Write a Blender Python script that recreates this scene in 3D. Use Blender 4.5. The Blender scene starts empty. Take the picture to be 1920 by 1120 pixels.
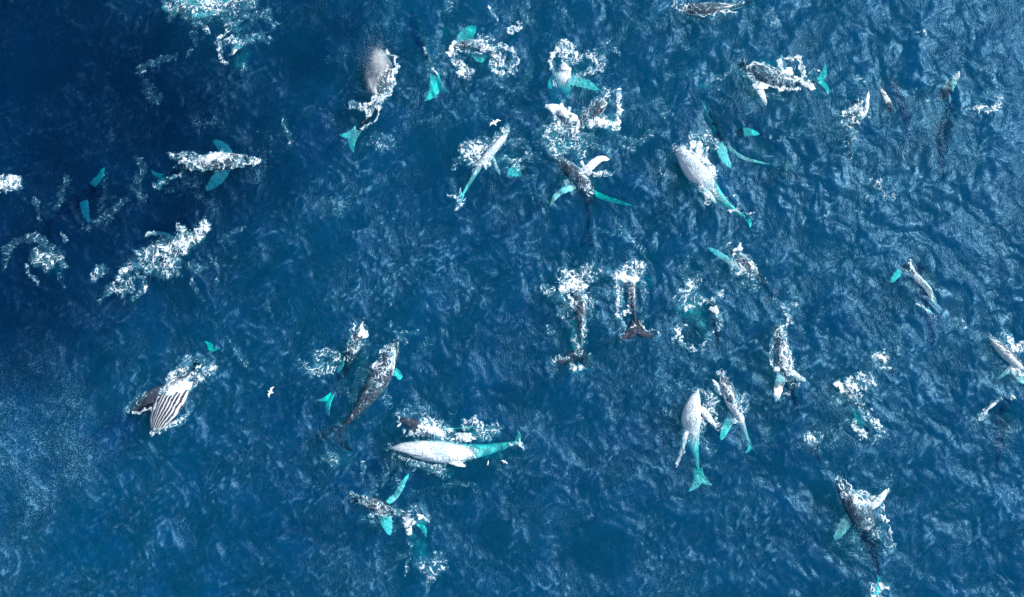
import bpy, math, random
import numpy as np
from mathutils import Vector, Matrix
from mathutils.bvhtree import BVHTree
R = math.radians
random.seed(7)
sc = bpy.context.scene
C = sc.collection

# ------------------------------------------------------------------ camera
W_PX, H_PX = 1920.0, 1120.0
HFOV = R(64)
CAM_H = 104.0
TILT = R(7)
cam = bpy.data.objects.new('camera', bpy.data.cameras.new('camera'))
C.objects.link(cam); sc.camera = cam
cam.data.angle = HFOV
cam.data.sensor_fit = 'HORIZONTAL'
cam.data.clip_end = 9000
cam.location = (0, -CAM_H * math.tan(TILT), CAM_H)
cam.rotation_euler = (TILT, 0, 0)
CAM = Vector(cam.location)
CROT = Matrix.Rotation(TILT, 3, 'X')
TH = math.tan(HFOV / 2)

def P(px, py, z=0.0):
    """the point of the sea at height z that stands at this place of the photograph"""
    d = CROT @ Vector(((px / W_PX * 2 - 1) * TH, (1 - py / H_PX * 2) * TH * H_PX / W_PX, -1))
    t = (z - CAM.z) / d.z
    return CAM + d * t
PXM = 0.0677            # metres per photograph pixel at sea level

# ------------------------------------------------------------------ sky, sun, exposure
SUN_EL, SUN_AZ = R(40), R(66)          # azimuth clockwise from north (+y)
w = bpy.data.worlds.new('World'); sc.world = w; w.use_nodes = True
nt = w.node_tree
sky = nt.nodes.new('ShaderNodeTexSky'); sky.sky_type = 'NISHITA'; sky.sun_disc = False
sky.sun_elevation = SUN_EL; sky.sun_rotation = SUN_AZ
sky.air_density = 1.0; sky.dust_density = 1.2
bg = nt.nodes['Background']; bg.inputs['Strength'].default_value = 0.12
nt.links.new(sky.outputs[0], bg.inputs['Color'])
sd = bpy.data.lights.new('sun', 'SUN'); sd.energy = 4.2; sd.angle = R(0.6); sd.color = (1.0, 0.985, 0.965)
so = bpy.data.objects.new('sun', sd); C.objects.link(so)
sdir = Vector((math.cos(SUN_EL) * math.sin(SUN_AZ), math.cos(SUN_EL) * math.cos(SUN_AZ), math.sin(SUN_EL)))
so.rotation_euler = sdir.to_track_quat('Z', 'Y').to_euler(); so.location = (60, 40, 90)
sc.view_settings.view_transform = 'Standard'; sc.view_settings.look = 'None'
sc.view_settings.exposure = 0.42; sc.view_settings.gamma = 1.0
sc.render.engine = 'CYCLES'
cy = sc.cycles
cy.max_bounces = 8; cy.diffuse_bounces = 2; cy.glossy_bounces = 2; cy.transparent_max_bounces = 24
cy.volume_bounces = 1; cy.caustics_reflective = False; cy.caustics_refractive = False
cy.use_denoising = False
cy.sample_clamp_indirect = 4.0

# ------------------------------------------------------------------ noise in numpy
_rs = np.random.RandomState(11)
PERM = _rs.permutation(4096).astype(np.int64)
GA = _rs.rand(4096) * 2 * np.pi
GX, GY = np.cos(GA), np.sin(GA)
def gnoise(x, y, seed=0):
    xi = np.floor(x).astype(np.int64); yi = np.floor(y).astype(np.int64)
    xf = x - xi; yf = y - yi
    u = xf * xf * xf * (xf * (xf * 6 - 15) + 10); v = yf * yf * yf * (yf * (yf * 6 - 15) + 10)
    def g(ix, iy, dx, dy):
        h = PERM[(PERM[(ix + seed * 131) & 4095] + iy) & 4095]
        return GX[h] * dx + GY[h] * dy
    a = g(xi, yi, xf, yf); b = g(xi + 1, yi, xf - 1, yf)
    c = g(xi, yi + 1, xf, yf - 1); d = g(xi + 1, yi + 1, xf - 1, yf - 1)
    return (a + (b - a) * u) * (1 - v) + (c + (d - c) * u) * v      # about -0.7..0.7
def fbm(x, y, octaves=4, seed=0, gain=0.5):
    s = 0; a = 1.0; n = 0
    for k in range(octaves):
        s = s + a * gnoise(x, y, seed + k); n += a; a *= gain; x = x * 2.03 + 17.1; y = y * 2.03 - 9.7
    return s / n
def ridge(x, y, seed=0, k=3.2):
    return np.clip(1 - np.abs(gnoise(x, y, seed)) * k, 0, 1)
def sstep(a, b, x):
    t = np.clip((x - a) / (b - a), 0, 1); return t * t * (3 - 2 * t)

# smooth slicks left by whales, wind-ruffled patches, and navy darkening painted in where less sky is reflected
CALM = [([(905, 250), (830, 300), (800, 260)], 45, .8), ([(800, 905), (880, 890), (910, 870)], 38, .85), ([(1690, 215), (1740, 260), (1700, 280)], 55, .8), ([(1800, 560), (1785, 590)], 28, .8), ([(1880, 800), (1870, 840)], 48, .8),
        ([(910, 1000), (925, 1010)], 38, .7), ([(1115, 1040), (1150, 1030)], 50, .6), ([(1190, 240), (1200, 275)], 40, .7), ([(1360, 55), (1375, 70)], 32, .8), ([(1385, 290), (1410, 280)], 35, .7), ([(1110, 370), (1160, 360)], 38, .6),
        ([(760, 1060), (765, 1080)], 20, .8), ([(30, 160), (100, 120)], 60, .6), ([(300, 80), (340, 90)], 40, .6), ([(320, 545), (350, 540)], 45, .5), ([(1310, 620), (1300, 640)], 22, .8), ([(1145, 680), (1080, 650)], 30, .5), ([(560, 90), (600, 140)], 50, .5), ([(1500, 60), (1530, 30)], 50, .5), ([(1290, 880)], 40, .4), ([(1480, 420), (1540, 460)], 40, .4)]
RUFFLED = [([(40, 740), (130, 820), (50, 900)], 95, 1.3), ([(20, 1040), (80, 1080)], 60, .5), ([(1905, 30), (1915, 400)], 38, .9), ([(600, 1100), (700, 1090)], 60, .45), ([(1000, 820), (1150, 860), (1060, 980)], 80, .35), ([(1440, 20), (1700, 100), (1800, 120)], 60, .3), ([(1100, 1110), (1300, 1100)], 40, .5), ([(180, 560), (300, 620)], 50, .35)]
NAVY_SHADE = [([(-60, -40), (120, 120), (230, 260)], 230, 1.0), ([(-40, 300), (60, 560)], 130, .8), ([(400, 120), (560, 60)], 110, .6), ([(330, 470), (420, 420)], 110, .4), ([(230, 150), (330, 180)], 130, .6)]
def stroke_field(strokes, gx, gy, soft=1.2):
    D = np.zeros_like(gx)
    for pts, r, d in strokes:
        w_ = [P(x, y, 0) for x, y in pts]; rr = r * PXM
        if len(w_) == 1: w_ = [w_[0], w_[0] + Vector((.01, .01, 0))]
        best = np.full(gx.shape, 1e9)
        for a, b_ in zip(w_[:-1], w_[1:]):
            dx, dy = b_.x - a.x, b_.y - a.y; l2 = dx * dx + dy * dy + 1e-9
            t_ = np.clip(((gx - a.x) * dx + (gy - a.y) * dy) / l2, 0, 1)
            best = np.minimum(best, np.hypot(gx - a.x - t_ * dx, gy - a.y - t_ * dy))
        D = np.maximum(D, d * (1 - sstep(.45, soft, best / rr)))
    return D

# ------------------------------------------------------------------ the height of the sea
WV = []
rw = random.Random(3)
for k in range(96):
    lam = 0.85 * (11.0 / 0.85) ** rw.random()
    th = R(205) + rw.gauss(0, 0.85) + (R(70) if k % 4 == 0 else 0)
    amp = 0.0050 * lam ** 0.92 * (0.6 + 0.8 * rw.random())
    WV.append((2 * math.pi / lam, th, amp, rw.random() * 6.283))
def sea(x, y):
    x = np.asarray(x, float); y = np.asarray(y, float)
    wx = x + 3.4 * fbm(x * 0.05, y * 0.05, 2, 40) + 1.3 * gnoise(x * 0.22, y * 0.22, 42) + .28 * gnoise(x * .9, y * .9, 44)
    wy = y + 3.4 * fbm(x * 0.05, y * 0.05, 2, 50) + 1.3 * gnoise(x * 0.22, y * 0.22, 52) + .28 * gnoise(x * .9, y * .9, 54)
    h = np.zeros_like(x)
    for k, th, a, ph in WV:
        h += a * 2.1 * (np.exp(1.4 * (np.sin(k * (wx * math.cos(th) + wy * math.sin(th)) + ph) - 1)) - .33)
    m = 0.62 + 0.8 * np.clip(fbm(x * 0.06, y * 0.06, 3, 60) + 0.45, 0, 1)
    zx = x + 2.2 * fbm(x * .16, y * .16, 3, 70) + .6 * gnoise(x * .7, y * .7, 74)
    zy = y + 2.2 * fbm(x * .16, y * .16, 3, 80) + .6 * gnoise(x * .7, y * .7, 84)
    return h * m * (1 - .75 * stroke_field(CALM, zx, zy, 1.15))

# ------------------------------------------------------------------ node helpers
def mat(name):
    m = bpy.data.materials.new(name); m.use_nodes = True
    t = m.node_tree; t.nodes.clear()
    return m, t
class NB:
    def __init__(s, t): s.t = t
    def n(s, typ, **kw):
        nd = s.t.nodes.new(typ)
        ins = kw.pop('ins', {})
        for k, v in kw.items(): setattr(nd, k, v)
        for k, v in ins.items():
            sk = nd.inputs[k]
            if isinstance(v, bpy.types.NodeSocket): s.t.links.new(v, sk)
            else: sk.default_value = v
        return nd
    def math(s, op, a, b=0.0, c=0.0, clamp=False):
        nd = s.t.nodes.new('ShaderNodeMath'); nd.operation = op; nd.use_clamp = clamp
        for i, v in enumerate((a, b, c)):
            if isinstance(v, bpy.types.NodeSocket): s.t.links.new(v, nd.inputs[i])
            else: nd.inputs[i].default_value = v
        return nd.outputs[0]
    def ramp(s, v, a, b, lo=0.0, hi=1.0):
        nd = s.t.nodes.new('ShaderNodeMapRange'); nd.interpolation_type = 'SMOOTHSTEP'
        s.t.links.new(v, nd.inputs[0])
        for i, q in ((1, a), (2, b), (3, lo), (4, hi)): nd.inputs[i].default_value = q
        return nd.outputs[0]
    def mix(s, f, a, b):
        nd = s.t.nodes.new('ShaderNodeMix'); nd.data_type = 'RGBA'
        for i, v in ((0, f), (6, a), (7, b)):
            if isinstance(v, bpy.types.NodeSocket): s.t.links.new(v, nd.inputs[i])
            else: nd.inputs[i].default_value = v
        return nd.outputs[2]
    def noise(s, vec, scale, detail=3, rough=0.5, dist=0.0, typ='FBM'):
        nd = s.t.nodes.new('ShaderNodeTexNoise'); nd.noise_type = typ
        s.t.links.new(vec, nd.inputs['Vector'])
        nd.inputs['Scale'].default_value = scale; nd.inputs['Detail'].default_value = detail
        nd.inputs['Roughness'].default_value = rough; nd.inputs['Distortion'].default_value = dist
        return nd
    def link(s, a, b): s.t.links.new(a, b)

# ------------------------------------------------------------------ water material
def water_material():
    m, t = mat('sea_water'); b = NB(t)
    geo0 = b.n('ShaderNodeNewGeometry').outputs['Position']
    w1 = b.noise(geo0, 0.07, 2, 0.5).outputs['Color']
    w2 = b.noise(geo0, 0.35, 2, 0.5).outputs['Color']
    def warp(v, c, k):
        q = b.n('ShaderNodeVectorMath', operation='SUBTRACT', ins={0: c, 1: (.5, .5, .5)}).outputs[0]
        return b.n('ShaderNodeVectorMath', operation='MULTIPLY_ADD', ins={0: q, 1: (k, k, 0), 2: v}).outputs[0]
    geo = warp(warp(geo0, w1, 9.0), w2, 1.6)
    # two wave fields, stretched along different crest directions, blended by place
    def ridged(rot, stretch, scale, dist, det):
        mp = b.n('ShaderNodeMapping', ins={'Vector': geo, 'Rotation': (0, 0, rot), 'Scale': (1.0, stretch, 1.0)})
        nz = b.noise(mp.outputs[0], scale, det, 0.55, dist).outputs['Fac']
        return b.math('SUBTRACT', 1.0, b.math('MULTIPLY', b.math('ABSOLUTE', b.math('SUBTRACT', nz, 0.5)), 5.0), clamp=True)
    blend = b.ramp(b.noise(geo, 0.06, 2, 0.5).outputs['Fac'], 0.42, 0.58)
    def two(r1, r2): return b.math('ADD', b.math('MULTIPLY', r1, b.math('SUBTRACT', 1.0, blend)), b.math('MULTIPLY', r2, blend))
    big = two(ridged(R(22), 0.6, 0.9, 0.5, 2), ridged(R(-48), 0.6, 1.0, 0.5, 2))
    fine = two(ridged(R(28), 0.6, 3.1, 0.6, 3), ridged(R(-40), 0.6, 3.4, 0.6, 3))
    cw = b.n('ShaderNodeAttribute', attribute_name='wave_crest').outputs['Fac']
    calm, ruf, tone = (b.n('ShaderNodeAttribute', attribute_name=q).outputs['Fac'] for q in ('calm', 'ruffled', 'shade_tone'))
    patch = b.ramp(b.noise(geo, 0.12, 4, 0.6, 0.6).outputs['Fac'], 0.38, 0.62)
    height = b.math('ADD', b.math('MULTIPLY', big, 0.036), b.math('MULTIPLY', fine, b.math('ADD', 0.020, b.math('MULTIPLY', ruf, 0.03))))
    height = b.math('MULTIPLY', height, b.math('SUBTRACT', b.math('ADD', 0.6, b.math('MULTIPLY', patch, 0.8)), b.math('MULTIPLY', calm, 0.5)))
    bump = b.n('ShaderNodeBump', ins={'Height': height, 'Strength': 1.0, 'Distance': 1.0})
    N = bump.outputs[0]
    speck = b.ramp(b.noise(geo0, 6.0, 2, 0.6).outputs['Fac'], 0.50, 0.62)
    crest = b.math('MULTIPLY', cw, b.math('ADD', 0.10, b.math('MULTIPLY', fine, 0.60)))
    crest = b.math('ADD', crest, b.math('MULTIPLY', b.math('MULTIPLY', big, big), b.math('MULTIPLY', fine, 0.42)))
    crest = b.math('ADD', crest, b.math('MULTIPLY', b.math('MULTIPLY', speck, ruf), 0.60))
    crest = b.math('MULTIPLY', crest, b.math('ADD', 0.35, b.math('MULTIPLY', patch, 0.65)))
    crest = b.math('MULTIPLY', crest, b.math('MULTIPLY', b.math('SUBTRACT', 1.0, b.math('MULTIPLY', calm, 0.8)), b.math('SUBTRACT', 1.0, b.math('MULTIPLY', tone, 0.72))), clamp=True)
    deep = (0.002, 0.045, 0.150, 1); pale = (0.17, 0.47, 0.68, 1)
    sheet = b.mix(b.math('MULTIPLY', crest, 0.8), deep, pale)
    dif = b.n('ShaderNodeBsdfDiffuse', ins={'Color': sheet, 'Normal': N}).outputs[0]
    tra = b.n('ShaderNodeBsdfTransparent', ins={'Color': b.mix(tone, (1, 1, 1, 1), (0.10, 0.33, 0.45, 1))}).outputs[0]  # tone paints the upper-left shade and vignetting into the water tint
    body = b.n('ShaderNodeMixShader', ins={0: b.math('ADD', 0.05, b.math('MULTIPLY', crest, 0.60)), 1: tra, 2: dif}).outputs[0]
    glo = b.n('ShaderNodeBsdfGlossy', ins={'Color': (0.32, 0.72, 1, 1), 'Roughness': 0.31, 'Normal': N}).outputs[0]
    fr = b.n('ShaderNodeFresnel', ins={'IOR': 1.33, 'Normal': N}).outputs[0]
    fr = b.math('MULTIPLY', fr, b.math('SUBTRACT', 0.74, b.math('MULTIPLY', tone, 0.40)))
    top = b.n('ShaderNodeMixShader', ins={0: fr, 1: body, 2: glo}).outputs[0]
    vol_a = b.n('ShaderNodeVolumeAbsorption', ins={'Color': (0.0, 0.980, 0.980, 1), 'Density': 1.3}).outputs[0]
    vol_s = b.n('ShaderNodeVolumeScatter', ins={'Color': (0.0, 0.19, 0.92, 1), 'Density': 0.105, 'Anisotropy': 0.0}).outputs[0]
    vol = b.n('ShaderNodeAddShader', ins={0: vol_a, 1: vol_s}).outputs[0]
    out = b.n('ShaderNodeOutputMaterial')
    b.link(top, out.inputs['Surface']); b.link(vol, out.inputs['Volume'])
    return m
M_WATER = water_material()

def simple(name, col, rough=0.6):
    m, t = mat(name); b = NB(t)
    p = b.n('ShaderNodeBsdfPrincipled', ins={'Base Color': col, 'Roughness': rough})
    o = b.n('ShaderNodeOutputMaterial'); b.link(p.outputs[0], o.inputs[0])
    return m

def whale_material(name, groove, freq=110.0):
    m, t = mat(name); b = NB(t)
    at = b.n('ShaderNodeAttribute', attribute_name='wh')
    sep = b.n('ShaderNodeSeparateColor', ins={0: at.outputs['Color']})
    s, ang, fin = sep.outputs; white = at.outputs['Alpha']
    tc = b.n('ShaderNodeTexCoord').outputs['Object']
    n1 = b.noise(tc, 0.9, 5, 0.62, 0.4).outputs['Fac']
    n2 = b.noise(tc, 3.2, 5, 0.7, 0.5).outputs['Fac']
    n3 = b.noise(tc, 7.0, 3, 0.6).outputs['Fac']
    # belly: ang 0 = back, 1 = belly
    edge = b.math('ADD', ang, b.math('MULTIPLY', b.math('SUBTRACT', n1, 0.5), 0.55))
    edge = b.math('ADD', edge, b.math('MULTIPLY', b.math('SUBTRACT', n2, 0.5), 0.25))
    edge = b.math('SUBTRACT', edge, b.math('SUBTRACT', 1.0, white))
    bel = b.ramp(edge, -0.03, 0.05)
    finw = b.ramp(b.math('ADD', b.math('ADD', n2, b.math('MULTIPLY', white, 0.95)), -0.85), -0.02, 0.10)
    isf = b.math('GREATER_THAN', fin, 0.4)
    wm = b.math('ADD', b.math('MULTIPLY', bel, b.math('SUBTRACT', 1.0, isf)), b.math('MULTIPLY', finw, isf))
    dark = b.mix(b.ramp(n1, 0.3, 0.7), (0.012, 0.022, 0.037, 1), (0.050, 0.068, 0.100, 1))
    scar = b.ramp(n2, 0.54, 0.66)
    dark = b.mix(b.math('MULTIPLY', scar, 0.7), dark, (0.26, 0.29, 0.34, 1))
    light = b.mix(b.ramp(n3, 0.35, 0.7), (0.82, 0.87, 0.87, 1), (0.95, 0.96, 0.95, 1))
    # throat grooves
    st = b.math('SINE', b.math('ADD', b.math('MULTIPLY', ang, freq), b.math('MULTIPLY', n1, 7.0)))
    gz = b.math('MULTIPLY', b.ramp(ang, 0.50, 0.60), b.math('SUBTRACT', 1.0, b.ramp(s, 0.46, 0.56)))
    gz = b.math('MULTIPLY', gz, b.math('SUBTRACT', 1.0, isf))
    gr = b.math('MULTIPLY', b.math('MULTIPLY', b.ramp(st, 0.0, 0.9), b.ramp(n2, 0.25, 0.55)), gz)
    light = b.mix(b.math('MULTIPLY', gr, groove), light, (0.14, 0.14, 0.17, 1))
    dark = b.mix(b.math('MULTIPLY', b.math('MULTIPLY', b.math('SUBTRACT', 1.0, gr if groove < .5 else b.ramp(st, -0.85, 0.1)), gz), 0.55 if groove < .5 else 0.95), dark, (0.42, 0.41, 0.44, 1) if groove < .5 else (0.66, 0.66, 0.68, 1))
    light = b.mix(b.math('MULTIPLY', b.math('MULTIPLY', isf, b.ramp(n2, 0.46, 0.62)), 0.6), light, (0.20, 0.24, 0.28, 1))
    col = b.mix(wm, dark, light)
    # the mouth line
    ml = b.math('MULTIPLY', b.math('SUBTRACT', 1.0, b.ramp(b.math('ABSOLUTE', b.math('SUBTRACT', ang, 0.46)), 0.012, 0.03)),
                b.math('SUBTRACT', 1.0, b.ramp(s, 0.24, 0.27)))
    ml = b.math('MULTIPLY', ml, b.math('SUBTRACT', 1.0, isf))
    col = b.mix(ml, col, (0.008, 0.008, 0.012, 1))
    mouth = b.math('GREATER_THAN', fin, 1.4)
    col = b.mix(mouth, col, (0.010, 0.009, 0.014, 1))
    hb = b.math('ADD', b.math('MULTIPLY', n3, 0.012), b.math('MULTIPLY', gr, -0.10))
    bump = b.n('ShaderNodeBump', ins={'Height': hb, 'Strength': 0.8, 'Distance': 1.0})
    # skin under water has no air on it and so no gloss
    pz = b.n('ShaderNodeSeparateXYZ', ins={0: b.n('ShaderNodeNewGeometry').outputs['Position']}).outputs['Z']
    p = b.n('ShaderNodeBsdfPrincipled', ins={'Base Color': col, 'Roughness': 0.24, 'IOR': 1.45, 'Normal': bump.outputs[0], 'Specular IOR Level': b.ramp(pz, -0.15, 0.1, 0.0, 0.5)})
    o = b.n('ShaderNodeOutputMaterial'); b.link(p.outputs[0], o.inputs[0])
    return m
M_WHALE = whale_material('whale_skin', 0.14)
M_LUNGE = whale_material('ribbed_whale_skin', 0.85, 150.0)

def foam_material(name, c0, c1):
    m, t = mat(name); b = NB(t)
    at = b.n('ShaderNodeAttribute', attribute_name='foam')
    a = at.outputs['Fac']
    geo = b.n('ShaderNodeNewGeometry').outputs['Position']
    n = b.noise(geo, 4.0, 3, 0.7, 0.6).outputs['Fac']
    n2 = b.noise(geo, 1.6, 3, 0.6, 0.6).outputs['Fac']
    al = b.math('MULTIPLY', a, b.ramp(b.math('ADD', n, b.math('MULTIPLY', a, 0.40)), 0.22, 0.72))
    col = b.mix(n2, c0, c1)
    col = b.mix(b.ramp(a, 0.15, 0.85), (0.13, 0.50, 0.66, 1), col)
    bump = b.n('ShaderNodeBump', ins={'Height': b.math('ADD', b.math('MULTIPLY', n, 0.12), b.math('MULTIPLY', n2, 0.25)), 'Strength': 0.6, 'Distance': 1.0})
    d = b.n('ShaderNodeBsdfDiffuse', ins={'Color': col, 'Normal': bump.outputs[0]}).outputs[0]
    tr = b.n('ShaderNodeBsdfTransparent').outputs[0]
    mx = b.n('ShaderNodeMixShader', ins={0: al, 1: tr, 2: d}).outputs[0]
    o = b.n('ShaderNodeOutputMaterial'); b.link(mx, o.inputs[0])
    return m
M_FOAM = foam_material('white_foam', (0.55, 0.64, 0.68, 1), (0.93, 0.94, 0.93, 1))
M_BUB = foam_material('bubbles', (0.55, 0.62, 0.62, 1), (0.8, 0.85, 0.85, 1))

def new_mesh(name, V, F, m, smooth=True):
    """V (n,3) array, F (k,4) quads"""
    me = bpy.data.meshes.new(name)
    V = np.asarray(V, np.float32); F = np.asarray(F, np.int32)
    me.vertices.add(len(V)); me.vertices.foreach_set('co', V.ravel())
    me.loops.add(F.size); me.loops.foreach_set('vertex_index', F.ravel())
    me.polygons.add(len(F)); me.polygons.foreach_set('loop_start', np.arange(len(F), dtype=np.int32) * F.shape[1])
    if smooth: me.polygons.foreach_set('use_smooth', np.ones(len(F), bool))
    me.materials.append(m); me.update(calc_edges=True)
    o = bpy.data.objects.new(name, me); C.objects.link(o)
    return o
def tag(o, label=None, cat=None, group=None, kind=None):
    if label: o['label'] = label
    if cat: o['category'] = cat
    if group: o['group'] = group
    if kind: o['kind'] = kind
    return o

# ------------------------------------------------------------------ the water and the floor of the sea
def axis(lo, hi, step):
    a = list(np.arange(lo, hi + step / 2, step))
    d = step
    r = []; x = a[-1]
    while x < 3500: d *= 1.22; x += d; r.append(x)
    d = step; l = []; x = a[0]
    while x > -3500: d *= 1.22; x -= d; l.append(x)
    return np.array(l[::-1] + a + r)
X = axis(-72, 72, 0.17); Y = axis(-46, 46, 0.17)
gx, gy = np.meshgrid(X, Y)
Z = sea(gx, gy)
far = np.maximum(np.abs(gx) - 80, np.abs(gy) - 55)
Z *= 1 - sstep(0, 40, far)
nx, ny = len(X), len(Y)
V = np.stack([gx.ravel(), gy.ravel(), Z.ravel()], 1)
idx = np.arange(nx * ny).reshape(ny, nx)
F = np.stack([idx[:-1, :-1], idx[:-1, 1:], idx[1:, 1:], idx[1:, :-1]], -1).reshape(-1, 4)
ring = np.concatenate([idx[0, :], idx[1:, -1], idx[-1, -2::-1], idx[-2:0:-1, 0]])
DEPTH = -34.0
low = V[ring].copy(); low[:, 2] = DEPTH
b0 = len(V); k = len(ring)
V = np.vstack([V, low])
j = np.arange(k); j2 = (j + 1) % k
S = np.stack([ring[j2], ring[j], b0 + j, b0 + j2], -1)
V = np.vstack([V, [[0, 0, DEPTH]]])
ctr = len(V) - 1
jj = np.arange(0, k - k % 2, 2)
B = np.stack([b0 + jj, np.full(len(jj), ctr), b0 + (jj + 2) % k, b0 + jj + 1], -1)
water = new_mesh('water', V, np.vstack([F, S, B]), M_WATER)
zx = gx + 2.2 * fbm(gx * .16, gy * .16, 3, 70) + .6 * gnoise(gx * .7, gy * .7, 74)
zy = gy + 2.2 * fbm(gx * .16, gy * .16, 3, 80) + .6 * gnoise(gx * .7, gy * .7, 84)
gr_y, gr_x = np.gradient(Z, Y, X)
lap = -(np.gradient(gr_x, X, axis=1) + np.gradient(gr_y, Y, axis=0))
cur = sstep(.18, .95, lap / np.percentile(np.abs(lap[np.abs(gy) < 45]), 97))
calm = stroke_field(CALM, zx, zy, 1.15); ruf = stroke_field(RUFFLED, zx, zy, 1.5); tone = stroke_field(NAVY_SHADE, zx + 2 * (zx - gx), zy + 2 * (zy - gy), 2.2)
for nm, fld in (('wave_crest', cur), ('calm', calm), ('ruffled', ruf), ('shade_tone', np.clip(tone * (.95 + .6 * fbm(gx * .07, gy * .07, 3, 90)), 0, 1))):
    zc = np.zeros(len(V), np.float32); zc[:gx.size] = fld.ravel()
    water.data.attributes.new(nm, 'FLOAT', 'POINT').data.foreach_set('value', zc)
tag(water, 'deep blue rippled open sea', None, None, 'structure')
M_BED = simple('sea_floor', (0.004, 0.010, 0.03, 1), 0.9)
bed = new_mesh('sea_floor', [[-3400, -3400, -33], [3400, -3400, -33], [3400, 3400, -33], [-3400, 3400, -33]], [[0, 1, 2, 3]], M_BED, False)
tag(bed, 'dark floor deep under the sea', None, None, 'structure')

# ------------------------------------------------------------------ humpback whales
HW = [(0, .004), (.02, .022), (.05, .040), (.1, .060), (.16, .076), (.22, .088), (.3, .100), (.38, .106), (.46, .103), (.54, .092),
      (.62, .076), (.7, .058), (.78, .041), (.86, .028), (.93, .019), (1, .014)]
UP = [(0, .004), (.05, .018), (.1, .028), (.17, .045), (.2, .058), (.24, .062), (.32, .074), (.4, .080), (.5, .077), (.6, .066), (.66, .062), (.7, .056),
      (.78, .046), (.86, .038), (.93, .026), (1, .010)]
DN = [(0, .004), (.03, .020), (.08, .042), (.15, .062), (.25, .082), (.35, .092), (.45, .086), (.55, .070), (.65, .055), (.75, .044), (.85, .034), (.93, .024), (1, .010)]
def tab(T, s):
    return np.interp(s, [a for a, _ in T], [c for _, c in T])
def spline(pts, n):
    """Catmull-Rom through pts, n samples equally spaced by length"""
    p = [np.array(q, float) for q in pts]
    p = [2 * p[0] - p[1]] + p + [2 * p[-1] - p[-2]]
    out = []
    for i in range(1, len(p) - 2):
        for t in np.linspace(0, 1, 24, endpoint=False):
            a, b_, c, d = p[i - 1], p[i], p[i + 1], p[i + 2]
            out.append(0.5 * ((2 * b_) + (-a + c) * t + (2 * a - 5 * b_ + 4 * c - d) * t * t + (-a + 3 * b_ - 3 * c + d) * t ** 3))
    out.append(p[-2]); out = np.array(out)
    L = np.concatenate([[0], np.cumsum(np.linalg.norm(np.diff(out, axis=0), axis=1))])
    u = np.linspace(0, L[-1], n)
    return np.stack([np.interp(u, L, out[:, k]) for k in range(3)], 1), L[-1]
def unit(v): return v / (np.linalg.norm(v) + 1e-9)

class MB:
    def __init__(s): s.V = []; s.F = []; s.A = []; s.n = 0
    def add(s, V, F, A):
        s.V.append(np.asarray(V, float)); s.F.append(np.asarray(F, int) + s.n); s.A.append(np.asarray(A, float)); s.n += len(V)
    def loft(s, rings, attrs, cap=True):
        rings = np.asarray(rings); attrs = np.asarray(attrs)
        n, m = rings.shape[:2]
        I = np.arange(n * m).reshape(n, m); I2 = np.roll(I, -1, 1)
        F = np.stack([I[:-1], I2[:-1], I2[1:], I[1:]], -1).reshape(-1, 4)
        V = rings.reshape(-1, 3); A = attrs.reshape(-1, 4)
        extra = []
        if cap:
            for row in (0, n - 1):
                c = len(V); V = np.vstack([V, rings[row].mean(0)]); A = np.vstack([A, attrs[row].mean(0)])
                for q in range(0, m, 2):
                    a, b_, d = I[row, q], I[row, (q + 1) % m], I[row, (q + 2) % m]
                    extra.append([c, a, b_, d] if row else [c, d, b_, a])
        s.add(V, np.vstack([F, extra]) if extra else F, A)

def blade(mb, pts, chord, thick, white, taper=None, norm=(0, 0, 1), rooted=False):
    """a flipper: rounded tapering blade along pts"""
    n = 22; m = 12
    sp, L = spline(pts, n)
    rings = []; at = []
    nv = unit(np.array(norm, float))
    for i in range(n):
        u = i / (n - 1)
        t = unit(sp[min(i + 1, n - 1)] - sp[max(i - 1, 0)])
        side = unit(np.cross(t, nv)); up = np.cross(side, t)
        wdt = np.interp(u, [0, .15, .4, .7, .9, 1], taper or [.75, .95, 1.0, .80, .50, .10]) * chord / 2
        wdt *= 1 + 0.07 * math.sin(i * 2.4)
        th = thick * np.interp(u, [0, .5, 1], [1, .7, .2]) / 2
        a = np.linspace(0, 2 * np.pi, m, endpoint=False)
        rings.append(sp[i] + np.outer(np.cos(a) * wdt, side) + np.outer(np.sin(a) * th, up))
        at.append([[u, .5, .5, white * (min(1, max(0, (u - .22) * 6)) if rooted else 1)]] * m)
    rings = np.array(rings); q = rings[:, :, 0] * 2.1, rings[:, :, 1] * 2.1
    rings[:, :, 0] += .14 * gnoise(q[0], q[1], 301) * np.linspace(.4, 1, n)[:, None]; rings[:, :, 1] += .14 * gnoise(q[0], q[1], 305) * np.linspace(.4, 1, n)[:, None]
    mb.loft(rings, at)

def fluke(mb, c, tail, t1, t2, white, root):
    """tail flukes: two swept blades that meet at c; tail = direction the tail points"""
    n = 12; m = 8
    for tip in (t1, t2):
        v = tip - c; span = np.linalg.norm(v)
        out = v / span
        up = unit(np.cross(out, tail)); up = up if up[2] > 0 else -up
        back = unit(tail - out * np.dot(tail, out))
        if np.dot(back, tail) < 0: back = -back
        rings = []; at = []
        for i in range(n):
            u = i / (n - 1)
            ch = span * np.interp(u, [0, .1, .3, .6, .85, 1], [.52, .50, .46, .33, .16, .02])
            lead = c + v * u - back * span * (0.26 * math.cos(u * math.pi / 2) - 0.16 * math.sin(u * math.pi))
            th = max(0.02, span * 0.05 * (1 - u))
            a = np.linspace(0, 2 * np.pi, m, endpoint=False)
            mid = lead + back * ch * 0.5
            rings.append(mid + np.outer(np.cos(a) * ch / 2 * (1 + .06 * math.sin(i * 2.9)), back) + np.outer(np.sin(a) * th, up))
            at.append([[u, .5, .5, white]] * m)
        mb.loft(rings, at)

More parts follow.
